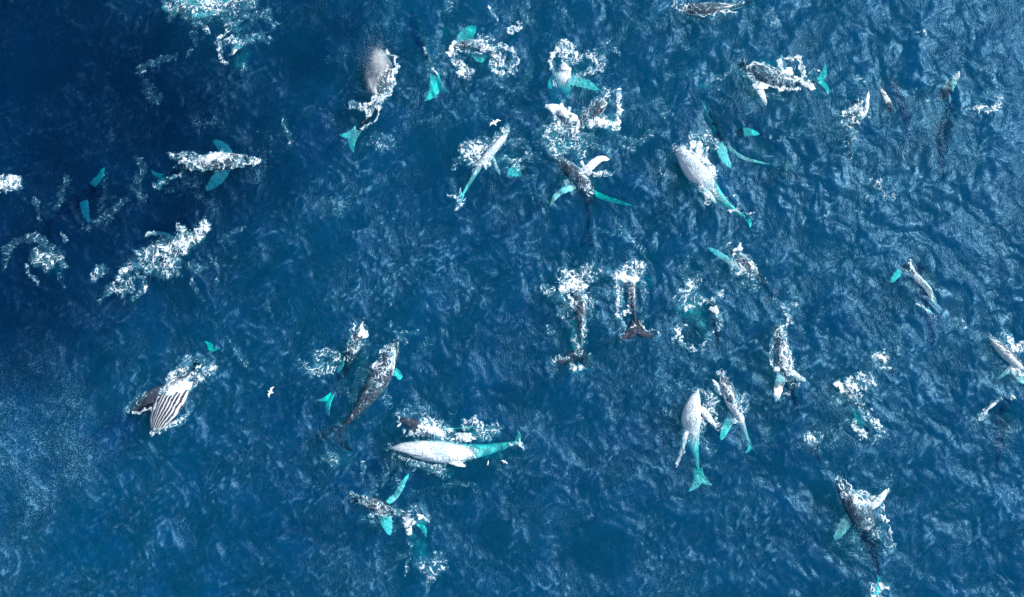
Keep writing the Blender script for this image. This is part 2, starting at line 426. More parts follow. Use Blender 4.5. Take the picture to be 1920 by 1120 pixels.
BODY_N, BODY_M = 64, 32
def body(mb, spine, roll, girth, white, jaw=None):
    sp, L = spline(spine, BODY_N)
    rolls = np.interp(np.linspace(0, 1, BODY_N), np.linspace(0, 1, len(roll)), roll) if isinstance(roll, (list, tuple)) else np.full(BODY_N, roll)
    rings = []; at = []; fr = []
    for i in range(BODY_N):
        s = i / (BODY_N - 1)
        h = unit(sp[max(i - 1, 0)] - sp[min(i + 1, BODY_N - 1)])     # heading, tail to head
        z = np.array([0, 0, 1.0]); right = unit(np.cross(h, z)); upv = np.cross(right, h)
        r = R(rolls[i]); dor = math.cos(r) * upv + math.sin(r) * right; lat = np.cross(h, dor)
        hw, up, dn = (tab(T, s) * L * girth for T in (HW, UP, DN))
        a = np.linspace(0, 2 * np.pi, BODY_M, endpoint=False)          # 0 = dorsal
        ca, sa = np.cos(a), np.sin(a)
        wd = np.where(ca > 0.1, 1 - 0.30 * math.exp(-((s - .08) / .11) ** 2) * np.clip((ca - .1) * 3, 0, 1), 1)
        x = np.sign(sa) * np.abs(sa) ** 0.9 * hw * wd
        y = np.where(ca > 0, ca * up, ca * dn)
        y = y + up * 0.16 * np.exp(-(np.minimum(a, 2 * np.pi - a) / .22) ** 2) * (math.exp(-((s - .1) / .07) ** 2) + 0.9 * math.exp(-((s - .85) / .12) ** 2))
        y = y + up * 0.25 * np.exp(-(np.minimum(a, 2 * np.pi - a) / .5) ** 2) * math.exp(-((s - .205) / .022) ** 2)
        wob = 1 + 0.02 * np.sin(a * 5 + s * 40) * (s > .1)
        rings.append(sp[i] + np.outer(x * wob, lat) + np.outer(y * wob, dor))
        ang = np.minimum(a, 2 * np.pi - a) / np.pi
        at.append(np.stack([np.full(BODY_M, s), ang, np.zeros(BODY_M), np.full(BODY_M, white)], 1))
        fr.append((sp[i], h, lat, dor, hw, up, dn))
    mb.loft(rings, at)
    SPINES.append((sp[:60], L * girth * .10 / PXM))
    # the dorsal fin, a low hooked triangle on its hump
    c, h, lat, dor, hw, up, dn = fr[int(.64 * (BODY_N - 1))]
    ln = L * .055; ht = L * .028
    rg = []; ag = []
    for u, l0, l1 in ((0, -1.2, 1.0), (.5, -1.0, .2), (.85, -1.05, -.45), (1.05, -1.25, -1.0)):
        a = np.linspace(0, 2 * np.pi, 8, endpoint=False)
        mid = (l0 + l1) / 2 * ln; hl = (l1 - l0) / 2 * ln
        rg.append(c + dor * (up * .85 + ht * u) + np.outer(mid + np.cos(a) * hl, h) + np.outer(np.sin(a) * ln * .12 * (1.2 - u), lat))
        ag.append([[.64, 0.02, 0, white]] * 8)
    mb.loft(rg, ag)
    # knobs on the head
    return fr, L

def knobs(mb, fr, L, white):
    rr = random.Random(int(L * 1000))
    for k in range(16):
        s = rr.uniform(.02, .17); i = int(s * (BODY_N - 1))
        c, h, lat, dor, hw, up, dn = fr[i]
        aa = rr.choice([0, 0, 1]) * rr.uniform(-1.1, 1.1) + rr.uniform(-.15, .15)
        q = c + dor * up * math.cos(aa) + lat * hw * .8 * math.sin(aa)
        rad = L * .0065
        rg = []; ag = []
        for ph in (-1.2, -.5, .3, 1.1):
            a = np.linspace(0, 2 * np.pi, 6, endpoint=False)
            rg.append(q + dor * rad * math.sin(ph) + np.outer(np.cos(a) * rad * math.cos(ph), h) + np.outer(np.sin(a) * rad * math.cos(ph), lat))
            ag.append([[s, .05, 0, white]] * 6)
        mb.loft(rg, ag)

BVHS = []
SPINES = []
def finish(mb, label, m=None, group='humpback whales feeding together at the surface', cat='whale'):
    V = np.vstack(mb.V); F = np.vstack(mb.F); A = np.vstack(mb.A)
    org = V[np.argmax(V[:, 2])].copy(); org = V.mean(0)
    o = new_mesh('humpback_whale', V - org, F, m or M_WHALE)
    o.location = org
    at = o.data.attributes.new('wh', 'FLOAT_COLOR', 'POINT')
    at.data.foreach_set('color', A.astype(np.float32).ravel())
    tag(o, label, cat, group)
    BVHS.append((BVHTree.FromPolygons([tuple(v) for v in V], [tuple(f) for f in F]), V.min(0) - .2, V.max(0) + .2))
    return o
def pv(q): return np.array(P(*q))

def low(q): return (q[0], q[1], q[2] - .24 if q[2] > -1.2 else q[2])
def up(q): return (q[0], q[1], q[2] * .52 if q[2] < 0 else q[2])
def whale(label, pts, roll=0, girth=1.0, white=.42, fl=(), fk=None, fw=.8, jaw=None, tip=0.0):
    mb = MB()
    fr, L = body(mb, [pv(low(q)) for q in pts], roll, girth, white)
    knobs(mb, fr, L, white)
    for f in fl:
        pts_f = [pv(up(q)) for q in f[0]]
        # the root reaches into the flank
        r0 = min(fr[8:30], key=lambda q: np.linalg.norm(q[0] - pts_f[0]))
        d = r0[0] - pts_f[0]
        if f[2] if len(f) > 2 else True:
            pts_f = [pts_f[0] + d * (0.65 if np.linalg.norm(d) < 2.6 else 0)] + pts_f if np.linalg.norm(d) > .3 else pts_f
        blade(mb, pts_f, f[1], .28, fw, rooted=fr[10][0][2] < -1.6)
    if fk:
        c = fr[-1][0]; tail = -fr[-4][1]
        fluke(mb, c, tail, pv(up(fk[0])), pv(up(fk[1])), fk[2] if len(fk) > 2 else .22, None)
    if jaw:      # an opened second jaw: (points tip..corner, half width, inside colour)
        for pj, wj, wt in jaw:
            sp, Lj = spline([pv(q) for q in pj], 16)
            rg = []; ag = []
            for i in range(16):
                u = i / 15
                t = unit(sp[max(i - 1, 0)] - sp[min(i + 1, 15)]); side = unit(np.cross(t, (0, 0, 1))); upv = np.cross(side, t)
                a = np.linspace(0, 2 * np.pi, 16, endpoint=False)
                ww = wj * np.interp(u, [0, .08, .3, .7, 1], [.08, .35, .68, .95, 1]); hh = ww * .55
                rg.append(sp[i] + np.outer(np.sin(a) * ww, side) + np.outer(np.cos(a) * hh, upv))
                an = np.minimum(a, 2 * np.pi - a) / np.pi
                ag.append(np.stack([np.full(16, .05 + .3 * u), (an if wt < 0 else np.full(16, wt) + an * .3), np.zeros(16), np.full(16, white)], 1))
            mb.loft(rg, ag)
    return finish(mb, label)

# each whale: spine from snout to tail stock as (photo x, photo y, height of the axis), then its flippers and flukes
whale('white underside of a whale glowing turquoise under foam at the top edge, flipper reaching left',
      [(440, 0, -2.6), (405, 2, -2.3), (365, 6, -2.2), (330, 2, -2.6), (300, -14, -3.4)], 170, .7, .8,
      [([(345, 24, -.7), (322, 20, -.8), (302, 12, -1.2)], 1.3), ([(346, 27, -.6), (378, 29, -.7), (410, 22, -1.0)], .8)])
whale('submerged whale with only a bent white flipper breaking the surface inside a curl of foam',
      [(452, 60, -3), (455, 95, -2.6), (452, 130, -3), (445, 165, -4)], 20, .7, .5,
      [([(450, 88, -1.0), (441, 92, .35), (436, 100, .4), (427, 106, .15)], .8)], fw=1.0)
whale('dark whale heading right with pointed snout, white lower flank and two turquoise flippers spread',
      [(487, 303, -.1), (462, 303, 0), (435, 304, 0), (405, 305, -.05), (370, 310, -.3), (338, 318, -.6), (305, 332, -1.4)], 38, .88, .52,
      [([(426, 288, -.5), (415, 275, -.8), (400, 263, -1.0)], 1.45), ([(418, 322, -.6), (405, 338, -.7), (386, 358, -.9)], 1.75)],
      ((283, 318, -1.8), (300, 358, -1.3), .7))
whale('dim submerged whale whose two flippers show as green blades beside a shadowy body',
      [(196, 362, -2.9), (172, 365, -2.4), (145, 378, -2.3), (118, 398, -2.6), (95, 420, -3.4)], 5, 1.1, .35,
      [([(173, 348, -1.5), (186, 333, -1.5), (195, 314, -1.9)], 1.1), ([(157, 378, -1.3), (160, 398, -1.2), (166, 418, -1.4)], 1.2)],
      ((78, 400, -3.6), (100, 445, -3.6)))
whale('dark back edged with white foam under a round puff of blown mist, curved tail',
      [(718, 94, -.1), (722, 118, .25), (722, 145, .35), (714, 172, .25), (704, 200, .1), (690, 222, -.1), (668, 245, -.5)], 8, .92, .42,
      [], ((634, 252, -1.6), (664, 288, -1.5), .9))
whale('diving whale showing a thin dark tail stock and two bright turquoise fluke lobes below it',
      [(770, 20, -7), (785, 62, -4), (800, 100, -1.0), (808, 122, -.55), (816, 145, -.7)], 0, .62, .4,
      [], ((794, 190, -1.0), (843, 173, -.9), 1.0))
whale('dark grey whale in a foam arc with a short square turquoise flipper under its throat',
      [(844, 92, -.1), (866, 84, .05), (892, 85, .1), (918, 92, 0), (945, 108, -.6), (968, 128, -1.6)], 25, .82, .45,
      [([(898, 98, -.7), (900, 106, -.8), (903, 118, -.9)], 2.3), ([(868, 74, -1.6), (880, 60, -1.7), (892, 50, -2.2)], 2.0)], fw=1.0)
whale('whale standing in the water with turquoise chest and a pinkish foam cap over its snout',
      [(1060, 120, .7), (1057, 136, -.2), (1053, 155, -1.2), (1047, 185, -3.6), (1040, 225, -6)], 175, 1.75, .97,
      [([(1064, 150, -1.0), (1090, 155, -1.1), (1122, 168, -1.9)], 1.5), ([(1046, 150, -1.2), (1036, 156, -1.3), (1029, 166, -1.8)], 1.6)], fw=1.0)
whale('grey head with a dark slit rising to the upper right out of a foam bowl',
      [(1140, 180, .35), (1127, 196, .4), (1112, 211, .25), (1095, 228, -.1), (1078, 246, -1.2), (1060, 270, -3)], -30, 1.15, .45,
      [([(1112, 228, .1), (1130, 232, .2), (1150, 232, -.2)], 1.0)])
whale('snout hidden under a bulging white wash at the left end of the foam bowl',
      [(1028, 204, .1), (1045, 208, .2), (1062, 218, .1), (1074, 236, -.3), (1080, 262, -1.4), (1084, 292, -3.2)], 20, .95, .45, [])
whale('dark mottled whale below the foam bowl with raised white flipper and thin pale one',
      [(1037, 285, -.1), (1052, 301, .1), (1070, 318, .15), (1090, 338, -.1), (1103, 365, -.9), (1106, 400, -1.4), (1102, 440, -1.9)], 0, .82, .38,
      [([(1099, 320, .35), (1112, 307, .6), (1127, 298, .65), (1143, 299, .4)], 1.15),
       ([(1072, 352, -.6), (1056, 358, -.35), (1042, 368, -.2), (1032, 386, -.35)], .85), ([(1096, 352, -2), (1135, 372, -4.2), (1186, 386, -2.2)], .8)],
      ((1078, 462, -2.6), (1124, 466, -2.6)), fw=1.0)
whale('big white belly turned up with bubbles along one side and a tapering turquoise tail',
      [(1262, 274, 0), (1278, 290, .15), (1296, 313, .2), (1316, 338, .0), (1336, 362, -.5), (1362, 386, -.65), (1398, 408, -.6)], 150, 1.0, .98,
      [([(1312, 352, .25), (1326, 362, .2), (1342, 380, -.1)], 1.0)], ((1413, 400, .25), (1406, 428, -.9), 1.0), fw=.9)
whale('submerged whale with long thin turquoise flipper sweeping right and a shorter one pointing down',
      [(1316, 186, -2.2), (1330, 212, -1.7), (1346, 242, -1.6), (1356, 272, -2.2), (1362, 315, -4)], 40, .75, .6,
      [([(1356, 263, -.9), (1375, 284, -.8), (1400, 299, -.7), (1442, 308, -.9)], .55), ([(1352, 268, -1.0), (1356, 292, -.9), (1371, 316, -.8)], 1.5)], fw=.9)
whale('deeply submerged whale seen only as a small turquoise flipper streak above the long thin flipper',
      [(1370, 200, -4.2), (1400, 225, -4), (1432, 250, -4.4), (1465, 285, -5.5)], 0, .7, .4,
      [([(1384, 250, -1.4), (1402, 248, -1.3), (1424, 252, -1.5)], 1.2)], fw=.9)
whale('speckled dark back ringed by thick white foam with one pale flipper near its snout',
      [(1384, 117, -.6), (1402, 126, -.2), (1425, 136, .1), (1455, 146, .2), (1488, 153, 0), (1515, 155, -.5), (1536, 152, -1.0)], 5, .95, .4,
      [([(1420, 160, -.1), (1428, 176, .1), (1437, 199, .05)], 1.0)], ((1546, 116, -1.2), (1552, 178, -1.1), .9), fw=.8)
whale('smooth grey back with a white lower edge cut by the top edge of the photo',
      [(1260, 12, -.1), (1278, 16, .1), (1308, 18, .25), (1342, 16, .15), (1378, 12, -.2), (1415, 4, -1.0)], 22, .78, .50, [])
whale('submerged whale under a foam knot with one thin upright flipper beside it',
      [(1603, 186, 0), (1602, 205, -.1), (1598, 235, -.7), (1594, 270, -1.3), (1592, 315, -2.4)], 0, .85, .4,
      [([(1614, 222, -.3), (1624, 205, .2), (1628, 172, .3)], .6)])
whale('submerged whale edged by a smooth dark slick, one speckled flipper blade breaking the surface',
      [(1668, 140, -2.6), (1690, 175, -2.6), (1700, 215, -3), (1702, 265, -4)], 0, .9, .3,
      [([(1672, 208, -.5), (1664, 188, -.15), (1650, 163, -.1)], .9)], fw=.42)
whale('submerged whale raising a grey leaf-shaped flipper with a small white tip at the upper right',
      [(1795, 185, -2.6), (1784, 210, -1.9), (1772, 245, -1.7), (1766, 290, -2.4), (1770, 335, -3.8)], 0, .75, .35,
      [([(1768, 186, -.7), (1780, 162, -.1), (1799, 135, .2)], 1.5)], fw=.42)
whale('submerged whale showing only a curved grey fluke tip beyond the long thin turquoise flipper',
      [(1520, 380, -5), (1505, 350, -3.4), (1490, 325, -2), (1482, 305, -1.3)], 0, .5, .3,
      [], ((1474, 336, -.25), (1502, 292, -1.2), .3))
whale('dark diagonal whale under a small white splash with a long straight turquoise flipper',
      [(1362, 462, -.4), (1380, 474, .1), (1398, 490, .15), (1415, 510, -.1), (1434, 532, -1.2), (1446, 556, -1.9)], 20, .75, .42,
      [([(1396, 504, -.05), (1375, 494, -.15), (1352, 480, -.4), (1326, 464, -.7)], 1.0)], ((1420, 566, -1.1), (1462, 540, -1.4), .2), fw=1.0)
whale('small dark knob of a whale hidden in a foam swirl beside pale turquoise water',
      [(1334, 560, -.4), (1342, 585, -.05), (1346, 615, -.6), (1344, 660, -2.2)], 0, .8, .4, [])
whale('dark keeled tail stock below the big round foam burst, one grey fluke lobe showing',
      [(1070, 505, -2.2), (1080, 535, -.8), (1088, 570, .2), (1090, 605, .4), (1090, 635, .3), (1088, 660, .05)], 0, .78, .3,
      [], ((1038, 674, .25), (1120, 690, -.6), .2))
whale('narrow dark tail stock below the smaller foam burst, both grey flukes spread wide',
      [(1172, 480, -2.6), (1178, 510, -1.0), (1183, 540, .2), (1188, 575, .45), (1192, 608, .4)], 0, .76, .3,
      [], ((1158, 636, .3), (1232, 630, .3), .2))
whale('smaller dark whale with a white splash on its head and turquoise flukes trailing behind',
      [(681, 600, 0), (674, 620, .15), (665, 648, 0), (652, 682, -.9), (637, 715, -1.3), (620, 742, -1.5)], -10, .78, .4,
      [([(662, 668, -1.0), (646, 680, -1.4), (632, 700, -1.8)], .8)], ((594, 750, -.9), (618, 780, -1.0), 1.0))
whale('long smooth dark-backed whale lying diagonally with its flukes fading under water at the lower left',
      [(745, 634, -.3), (738, 655, .1), (726, 682, .3), (708, 715, .35), (690, 745, .3), (664, 778, .2), (636, 806, -.1)], -8, .92, .38,
      [([(738, 696, -1.0), (746, 702, -1.4), (752, 712, -1.7)], 1.1)], ((588, 808, -.7), (662, 846, -.9), .15), fw=.8)
whale('large white-bellied whale on its side heading left with dark jaw, white flipper and turquoise tail',
      [(732, 840, -.1), (760, 842, .15), (792, 845, .2), (826, 848, 0), (862, 848, -.45), (900, 845, -.95), (945, 836, -.75), (968, 830, -.3)], -112, .95, .86,
      [([(832, 856, .2), (850, 866, .3), (873, 875, .25)], .9)], ((970, 806, -.7), (982, 845, .35), 1.0), fw=1.0)
whale('open jawed head in thick foam just above the large white-bellied whale',
      [(757, 806, .0), (775, 810, .2), (798, 812, .2), (825, 812, -.3), (860, 808, -1.4), (900, 800, -3)], -60, .72, .5, [],
      jaw=[([(748, 786, .5), (765, 791, .5), (785, 800, .4), (805, 810, 0)], .85, -1)])
whale('dark whale with turquoise fins around it and its tail end under a white splash',
      [(655, 930, -.1), (676, 937, .15), (702, 946, .2), (730, 956, 0), (757, 968, -.5), (785, 982, -.9)], -15, .82, .4,
      [([(742, 930, -.5), (752, 912, -.4), (766, 889, -.7)], .8), ([(720, 962, -.7), (725, 982, -.9), (731, 1004, -1.1)], 1.6)],
      ((800, 962, .1), (798, 1008, -.9), .9), fw=.85)
whale('white belly-up whale with a broad bright turquoise tail hanging down below it',
      [(1308, 732, .1), (1302, 750, .2), (1296, 778, .2), (1295, 805, -.45), (1299, 832, -.75), (1305, 858, -.7), (1309, 882, -.55)], 155, 1.15, .97,
      [([(1288, 808, -.1), (1281, 836, 0), (1268, 877, .1)], .55), ([(1318, 770, .3), (1330, 785, .35), (1342, 800, .1)], .9)],
      ((1290, 922, -1.3), (1336, 910, -.9), 1.0), fw=1.0)
whale('dark-headed whale with white left side and a slender turquoise tail ending in a point',
      [(1352, 698, .1), (1358, 714, .4), (1368, 738, .45), (1379, 768, .1), (1393, 803, -.35), (1406, 832, -.5)], [5, 30, 120, 160], 1.0, .60,
      [([(1372, 780, -.5), (1362, 800, -.8), (1351, 826, -.9)], 1.2), ([(1352, 735, .3), (1345, 722, .2), (1335, 712, .05)], .6)],
      ((1396, 850, -1.4), (1416, 846, -1.0), 1.0), fw=.9)
whale('foam-coated upright whale with one broad pale flipper below it and one pointed white one',
      [(1457, 604, -.1), (1461, 628, .15), (1467, 660, .2), (1474, 695, -.1), (1487, 735, -1.0), (1500, 785, -1.8)], 12, .85, .5,
      [([(1466, 702, 0), (1460, 725, .05), (1455, 754, -.1)], 1.35), ([(1484, 698, .2), (1496, 706, .25), (1512, 716, .1)], .8)], fw=1.0)
whale('submerged whale beneath a three-cornered patch of lacy foam at the lower right',
      [(1566, 722, -.15), (1585, 730, -.3), (1606, 748, -.8), (1622, 785, -1.6), (1632, 830, -2.6)], 0, .85, .35, [])
whale('small dark head poking up under a foam cap to the right of the three-cornered foam',
      [(1640, 663, .1), (1650, 672, .15), (1662, 684, -.4), (1680, 705, -1.8)], 0, 1.0, .35, [])
whale('whale under water with one long curved pale flipper lying along the surface',
      [(1716, 470, -2.8), (1728, 505, -2.0), (1740, 545, -1.9), (1745, 590, -2.4), (1748, 650, -4)], 30, .85, .35,
      [([(1702, 492, -.15), (1714, 515, .05), (1738, 540, .08), (1757, 574, -.15)], 1.05), ([(1694, 500, -1.0), (1682, 515, -1.2), (1668, 531, -1.4)], 1.0),
       ([(1752, 592, -.5), (1735, 580, -.2), (1716, 568, -.1)], .35)], fw=1.0)
whale('whale cut by the right edge with a white jaw and grey side in foam',
      [(1851, 630, 0), (1866, 643, .2), (1886, 661, .2), (1908, 684, -.1), (1935, 715, -1)], 62, 1.05, .66,
      [([(1898, 686, -.3), (1884, 700, -.6), (1869, 712, -1.0)], .7), ([(1902, 692, -.2), (1908, 704, -.3), (1922, 720, -.8)], 1.2)], fw=1.0)
whale('submerged whale under a pale slick near the right edge, thin white flipper edge showing',
      [(1895, 740, -3), (1885, 780, -2.4), (1876, 825, -2.8), (1868, 880, -4)], 0, .9, .3,
      [([(1880, 742, -.2), (1864, 757, .05), (1842, 776, .0)], .45)], fw=.9)
whale('brownish dark whale with one pale flipper raised and one green flipper under water',
      [(1568, 899, -.4), (1580, 915, .0), (1598, 940, .2), (1615, 968, -.1), (1630, 1000, -.9), (1642, 1045, -1.7), (1650, 1085, -1.6)], -5, 1.0, .35,
      [([(1632, 950, .2), (1646, 940, .4), (1667, 916, .35)], 1.0), ([(1592, 972, -.7), (1580, 990, -.8), (1564, 1013, -1.0)], 1.5)],
      ((1636, 1116, -.6), (1672, 1094, .25), .6), fw=.8)
whale('whale almost buried in the long diagonal trail of foam with a thin raised flipper',
      [(390, 414, -.3), (374, 430, -.25), (350, 450, -.5), (318, 474, -.8), (280, 502, -1.2), (240, 535, -1.8)], 0, .82, .4,
      [([(330, 455, -.1), (310, 440, -.1), (275, 436, -.1)], .6)], ((205, 520, -2), (232, 565, -1.6)))
whale('narrow whale rolled on its side showing one long white and turquoise flank',
      [(957, 236, -.4), (943, 258, .0), (922, 283, .05), (900, 310, -.1), (882, 340, -.35), (866, 368, -.5)], -70, .62, .82,
      [([(924, 298, -.3), (930, 312, -.25), (938, 329, -.2)], .5)], ((864, 352, .2), (864, 390, -.1), .9), fw=1.0)
whale('tiny dark snout in a small foam ring below the upright foam-coated whale',
      [(1516, 812, .25), (1521, 822, .15), (1528, 840, -.8), (1538, 870, -2.6)], 0, 1.1, .35, [])
whale('submerged whale with a milky patch of turquoise flipper right of the white flank line',
      [(1000, 290, -5), (985, 310, -4), (970, 335, -4.2), (950, 370, -5)], 0, .6, .3, [([(985, 318, -1.2), (970, 320, -1.2), (950, 326, -1.4)], 1.8)], fw=1.0)

# the whale that lunges with its mouth wide open
def lunge():
    mb = MB()
    # lower jaw and throat pouch run on into the body
    spn, L = spline([pv(q) for q in [(289, 810, .15), (298, 789, .4), (311, 765, .5), (325, 741, .2), (346, 715, -.5), (372, 685, -1.3), (395, 660, -2.0)]], 60)
    rg = []; ag = []
    M = 48
    for i in range(60):
        s = i / 59
        t = unit(spn[max(i - 1, 0)] - spn[min(i + 1, 59)]); side = unit(np.cross(t, (0, 0, 1))); upv = np.cross(side, t)
        hw = L * np.interp(s, [0, .03, .1, .25, .4, .55, .7, .85, 1], [.01, .05, .085, .135, .150, .11, .065, .05, .03])
        hh = L * np.interp(s, [0, .03, .1, .3, .45, .7, 1], [.008, .03, .05, .10, .11, .08, .03])
        a = np.linspace(0, 2 * np.pi, M, endpoint=False)
        gro = 1 + .035 * np.sign(np.sin(a * 12)) * (s < .55) * (np.cos(a) > -.3)
        rg.append(spn[i] + np.outer(np.sin(a) * hw * gro, side) + np.outer(np.cos(a) * hh * gro, upv))
        ag.append(np.stack([np.full(M, s * .8), np.clip(.82 - .26 * np.abs(np.sin(a)) * (1 if s < .6 else .3) + 0.0 * a, 0, 1) if s < 2 else a, np.zeros(M), np.full(M, .06)], 1))
    # colour: grooves come from angle around the pouch
    for i in range(60):
        a = np.linspace(0, 2 * np.pi, M, endpoint=False)
        ag[i][:, 1] = np.where(np.cos(a) > -.4, .58 + .38 * ((np.sin(a) + 1) / 2), .3) if i < 34 else .9 - .6 * (1 + np.sin(a + 2.4)) / 2
    mb.loft(rg, ag)
    # upper jaw: a narrow dark arch to the left, with the black mouth under its right edge
    for pts, wd, hgt, an, fin in (([(245, 770, .25), (262, 757, .7), (282, 745, .95), (303, 737, .9), (322, 733, .4)], .95, .5, .05, 0),
                                  ([(252, 773, .15), (268, 765, .45), (286, 758, .7), (305, 754, .75)], .95, .3, .1, 2.0)):
        sp2, L2 = spline([pv(q) for q in pts], 26)
        rg = []; ag = []
        for i in range(26):
            u = i / 25
            t = unit(sp2[max(i - 1, 0)] - sp2[min(i + 1, 25)]); side = unit(np.cross(t, (0, 0, 1))); upv = np.cross(side, t)
            k = np.interp(u, [0, .08, .3, .6, .9, 1], [.08, .3, .6, .95, 1.0, .5])
            a = np.linspace(0, 2 * np.pi, 20, endpoint=False)
            rdg = 1 + .25 * np.exp(-((np.minimum(a, 2 * np.pi - a)) / .25) ** 2) * (fin == 0)
            rg.append(sp2[i] + np.outer(np.sin(a) * wd * k, side) + np.outer(np.cos(a) * hgt * k * rdg, upv))
            ag.append([[.05, an, fin, .3]] * 20)
        mb.loft(rg, ag)
    fluke(mb, spn[-1], unit(spn[-1] - spn[-3]), pv((383, 640, -2.6)), pv((412, 655, -1.0)), 1.0, None)
    finish(mb, 'lunging whale with its mouth wide open, black upper jaw left, ribbed throat pouch', M_LUNGE)
lunge()
# ------------------------------------------------------------------ foam: sheets that lie on the water and over the whales
FK = [0]
def density(strokes, gx, gy, lace=False):
    D = np.zeros_like(gx)
    for pts, r, d in strokes:
        w = [P(p[0], p[1], 0) if len(p) == 2 else Vector(p) for p in pts]
        if lace and d < .9: r = r * 1.45 + 2; d = d * .93
        rr = r * PXM
        if len(w) == 1: w = [w[0], w[0] + Vector((.01, .01, 0))]
        best = np.full(gx.shape, 1e9)
        for a, b in zip(w[:-1], w[1:]):
            dx, dy = b.x - a.x, b.y - a.y; l2 = dx * dx + dy * dy + 1e-9
            t = np.clip(((gx - a.x) * dx + (gy - a.y) * dy) / l2, 0, 1)
            best = np.minimum(best, np.hypot(gx - a.x - t * dx, gy - a.y - t * dy))
        D = np.maximum(D, d * (1 - sstep(.35, 1.15, best / rr)))
    return D
def foam(label, strokes, name='sea_foam', m=None, z=None, step=.072, lump=.12, cat='foam', warp=1.0, edge=0):
    FK[0] += 1; seed = FK[0] * 7
    allp = [P(p[0], p[1]) if len(p) == 2 else Vector(p) for s in strokes for p in s[0]]
    rm = max(s[1] for s in strokes) * PXM * 1.3 + .8
    x0, x1 = min(p.x for p in allp) - rm, max(p.x for p in allp) + rm
    y0, y1 = min(p.y for p in allp) - rm, max(p.y for p in allp) + rm
    gx, gy = np.meshgrid(np.arange(x0, x1, step), np.arange(y0, y1, step))
    # ragged outline
    wx = gx + warp * (.9 * fbm(gx * .45, gy * .45, 3, seed) + .5 * gnoise(gx * 1.6, gy * 1.6, seed + 3))
    wy = gy + warp * (.9 * fbm(gx * .45 + 50, gy * .45, 3, seed + 1) + .5 * gnoise(gx * 1.6 + 40, gy * 1.6, seed + 5))
    D = density(strokes, wx, wy, z is None and not edge)
    if z is None:
        ux = gx + .8 * gnoise(gx * .6, gy * .6, seed + 9) + .2 * gnoise(gx * 2.6, gy * 2.6, seed + 10)
        uy = gy + .8 * gnoise(gx * .6 + 30, gy * .9, seed + 11) + .2 * gnoise(gx * 2.6 + 9, gy * 2.6, seed + 12)
        pat = .36 * ridge(ux * .9, uy * .9, seed + 20, 6) + .44 * ridge(ux * 2.1, uy * 2.1, seed + 21, 5) + .40 * ridge(ux * 4.2, uy * 4.2, seed + 23, 3.6)
        pat = pat + .50 * fbm(gx * .8, gy * .8, 4, seed + 24)
        srt = np.sort(pat.ravel()[::7]); rank = np.searchsorted(srt, pat) / len(srt)
        cov = np.interp(D, [0, .25, .45, .7, 1.0, 1.3], [0, .08, .24, .46, .74, 1.12])
        A = sstep(.90 - cov, 1.34 - cov, rank) * sstep(.04, .14, D)
        veil = np.clip((.10 if edge else .55) * D * (.55 + 1.3 * fbm(gx * 1.1, gy * 1.1, 4, seed + 33)), 0, .5) * sstep(.10, .5, D)
        A = np.maximum(A, veil)
    else:
        A = np.clip(D * (.65 + 1.1 * fbm(gx * .8, gy * .8, 4, seed + 30)), 0, 1)
    keep = A > .02
    if edge: keep = D > .1
    q = keep[:-1, :-1] | keep[1:, :-1] | keep[:-1, 1:] | keep[1:, 1:]
    if not q.any(): return
    idx = np.arange(gx.size).reshape(gx.shape)
    F = np.stack([idx[:-1, :-1][q], idx[:-1, 1:][q], idx[1:, 1:][q], idx[1:, :-1][q]], -1)
    used = np.unique(F); remap = np.full(gx.size, -1); remap[used] = np.arange(len(used)); F = remap[F]
    vx, vy, va, vd = gx.ravel()[used], gy.ravel()[used], A.ravel()[used], D.ravel()[used]
    base = sea(vx, vy)
    if z is None:
        top = base.copy()
        for bv, lo, hi in BVHS:
            sel = np.where((vx > lo[0]) & (vx < hi[0]) & (vy > lo[1]) & (vy < hi[1]))[0]
            for i in sel:
                h = bv.ray_cast((vx[i], vy[i], 9), (0, 0, -1))
                if h[0] is not None and h[0].z > top[i]: top[i] = h[0].z
        on = top - base > .02
        if edge: va = np.clip(np.maximum(va, (1 - sstep(.05, .32, np.abs(top - base))) * (top > base + .005) * sstep(.1, .3, vd) * (.35 + 1.6 * fbm(vx * .5, vy * .5, 2, 5))), 0, 1)
        vz = top + .035 + .006 * (FK[0] % 7) + np.clip(vd, 0, 1.3) * lump * np.clip(.35 + 1.5 * fbm(vx * 1.3, vy * 1.3, 4, seed + 40), 0, 2) * np.where(on, .45, 1.0) + va * .05
    else:
        vz = base + z + .25 * fbm(vx * .8, vy * .8, 2, seed + 2)
    o = new_mesh(name, np.stack([vx, vy, vz], 1), F, m or M_FOAM)
    at = o.data.attributes.new('foam', 'FLOAT', 'POINT'); at.data.foreach_set('value', va.astype(np.float32))
    tag(o, label, cat, None, 'stuff')
    return o

WASH = []
for spn, lw in SPINES:
    for i in range(0, 60, 4):
        if spn[i][2] > -.9 and i < 52:
            WASH.append(([spn[i], spn[min(i + 4, 59)]], lw * (.35 + 1.0 * math.sin(math.pi * min(1, (i + 4) / 50))), .50 + .14 * math.sin(i * 1.7 + lw)))
foam('thin white wash flecking the backs and waterlines of all the whales at the surface', WASH, warp=.5, edge=1, lump=.06)
foam('lacy foam sheet at the top edge over the turquoise white-bellied whale', [([(330, 8), (370, 12), (400, 10)], 20, .72), ([(375, 6), (392, 10)], 11, 1.05), ([(430, 8), (470, 2)], 16, .6),
     ([(425, 30), (440, 20)], 14, .5), ([(440, 28), (475, 34), (500, 22)], 8, .42), ([(490, 28), (515, 46)], 5, .5), ([(325, 30), (322, 42)], 5, .45), ([(360, 35), (390, 38)], 9, .4), ([(376, 40), (388, 62)], 3, .55)])
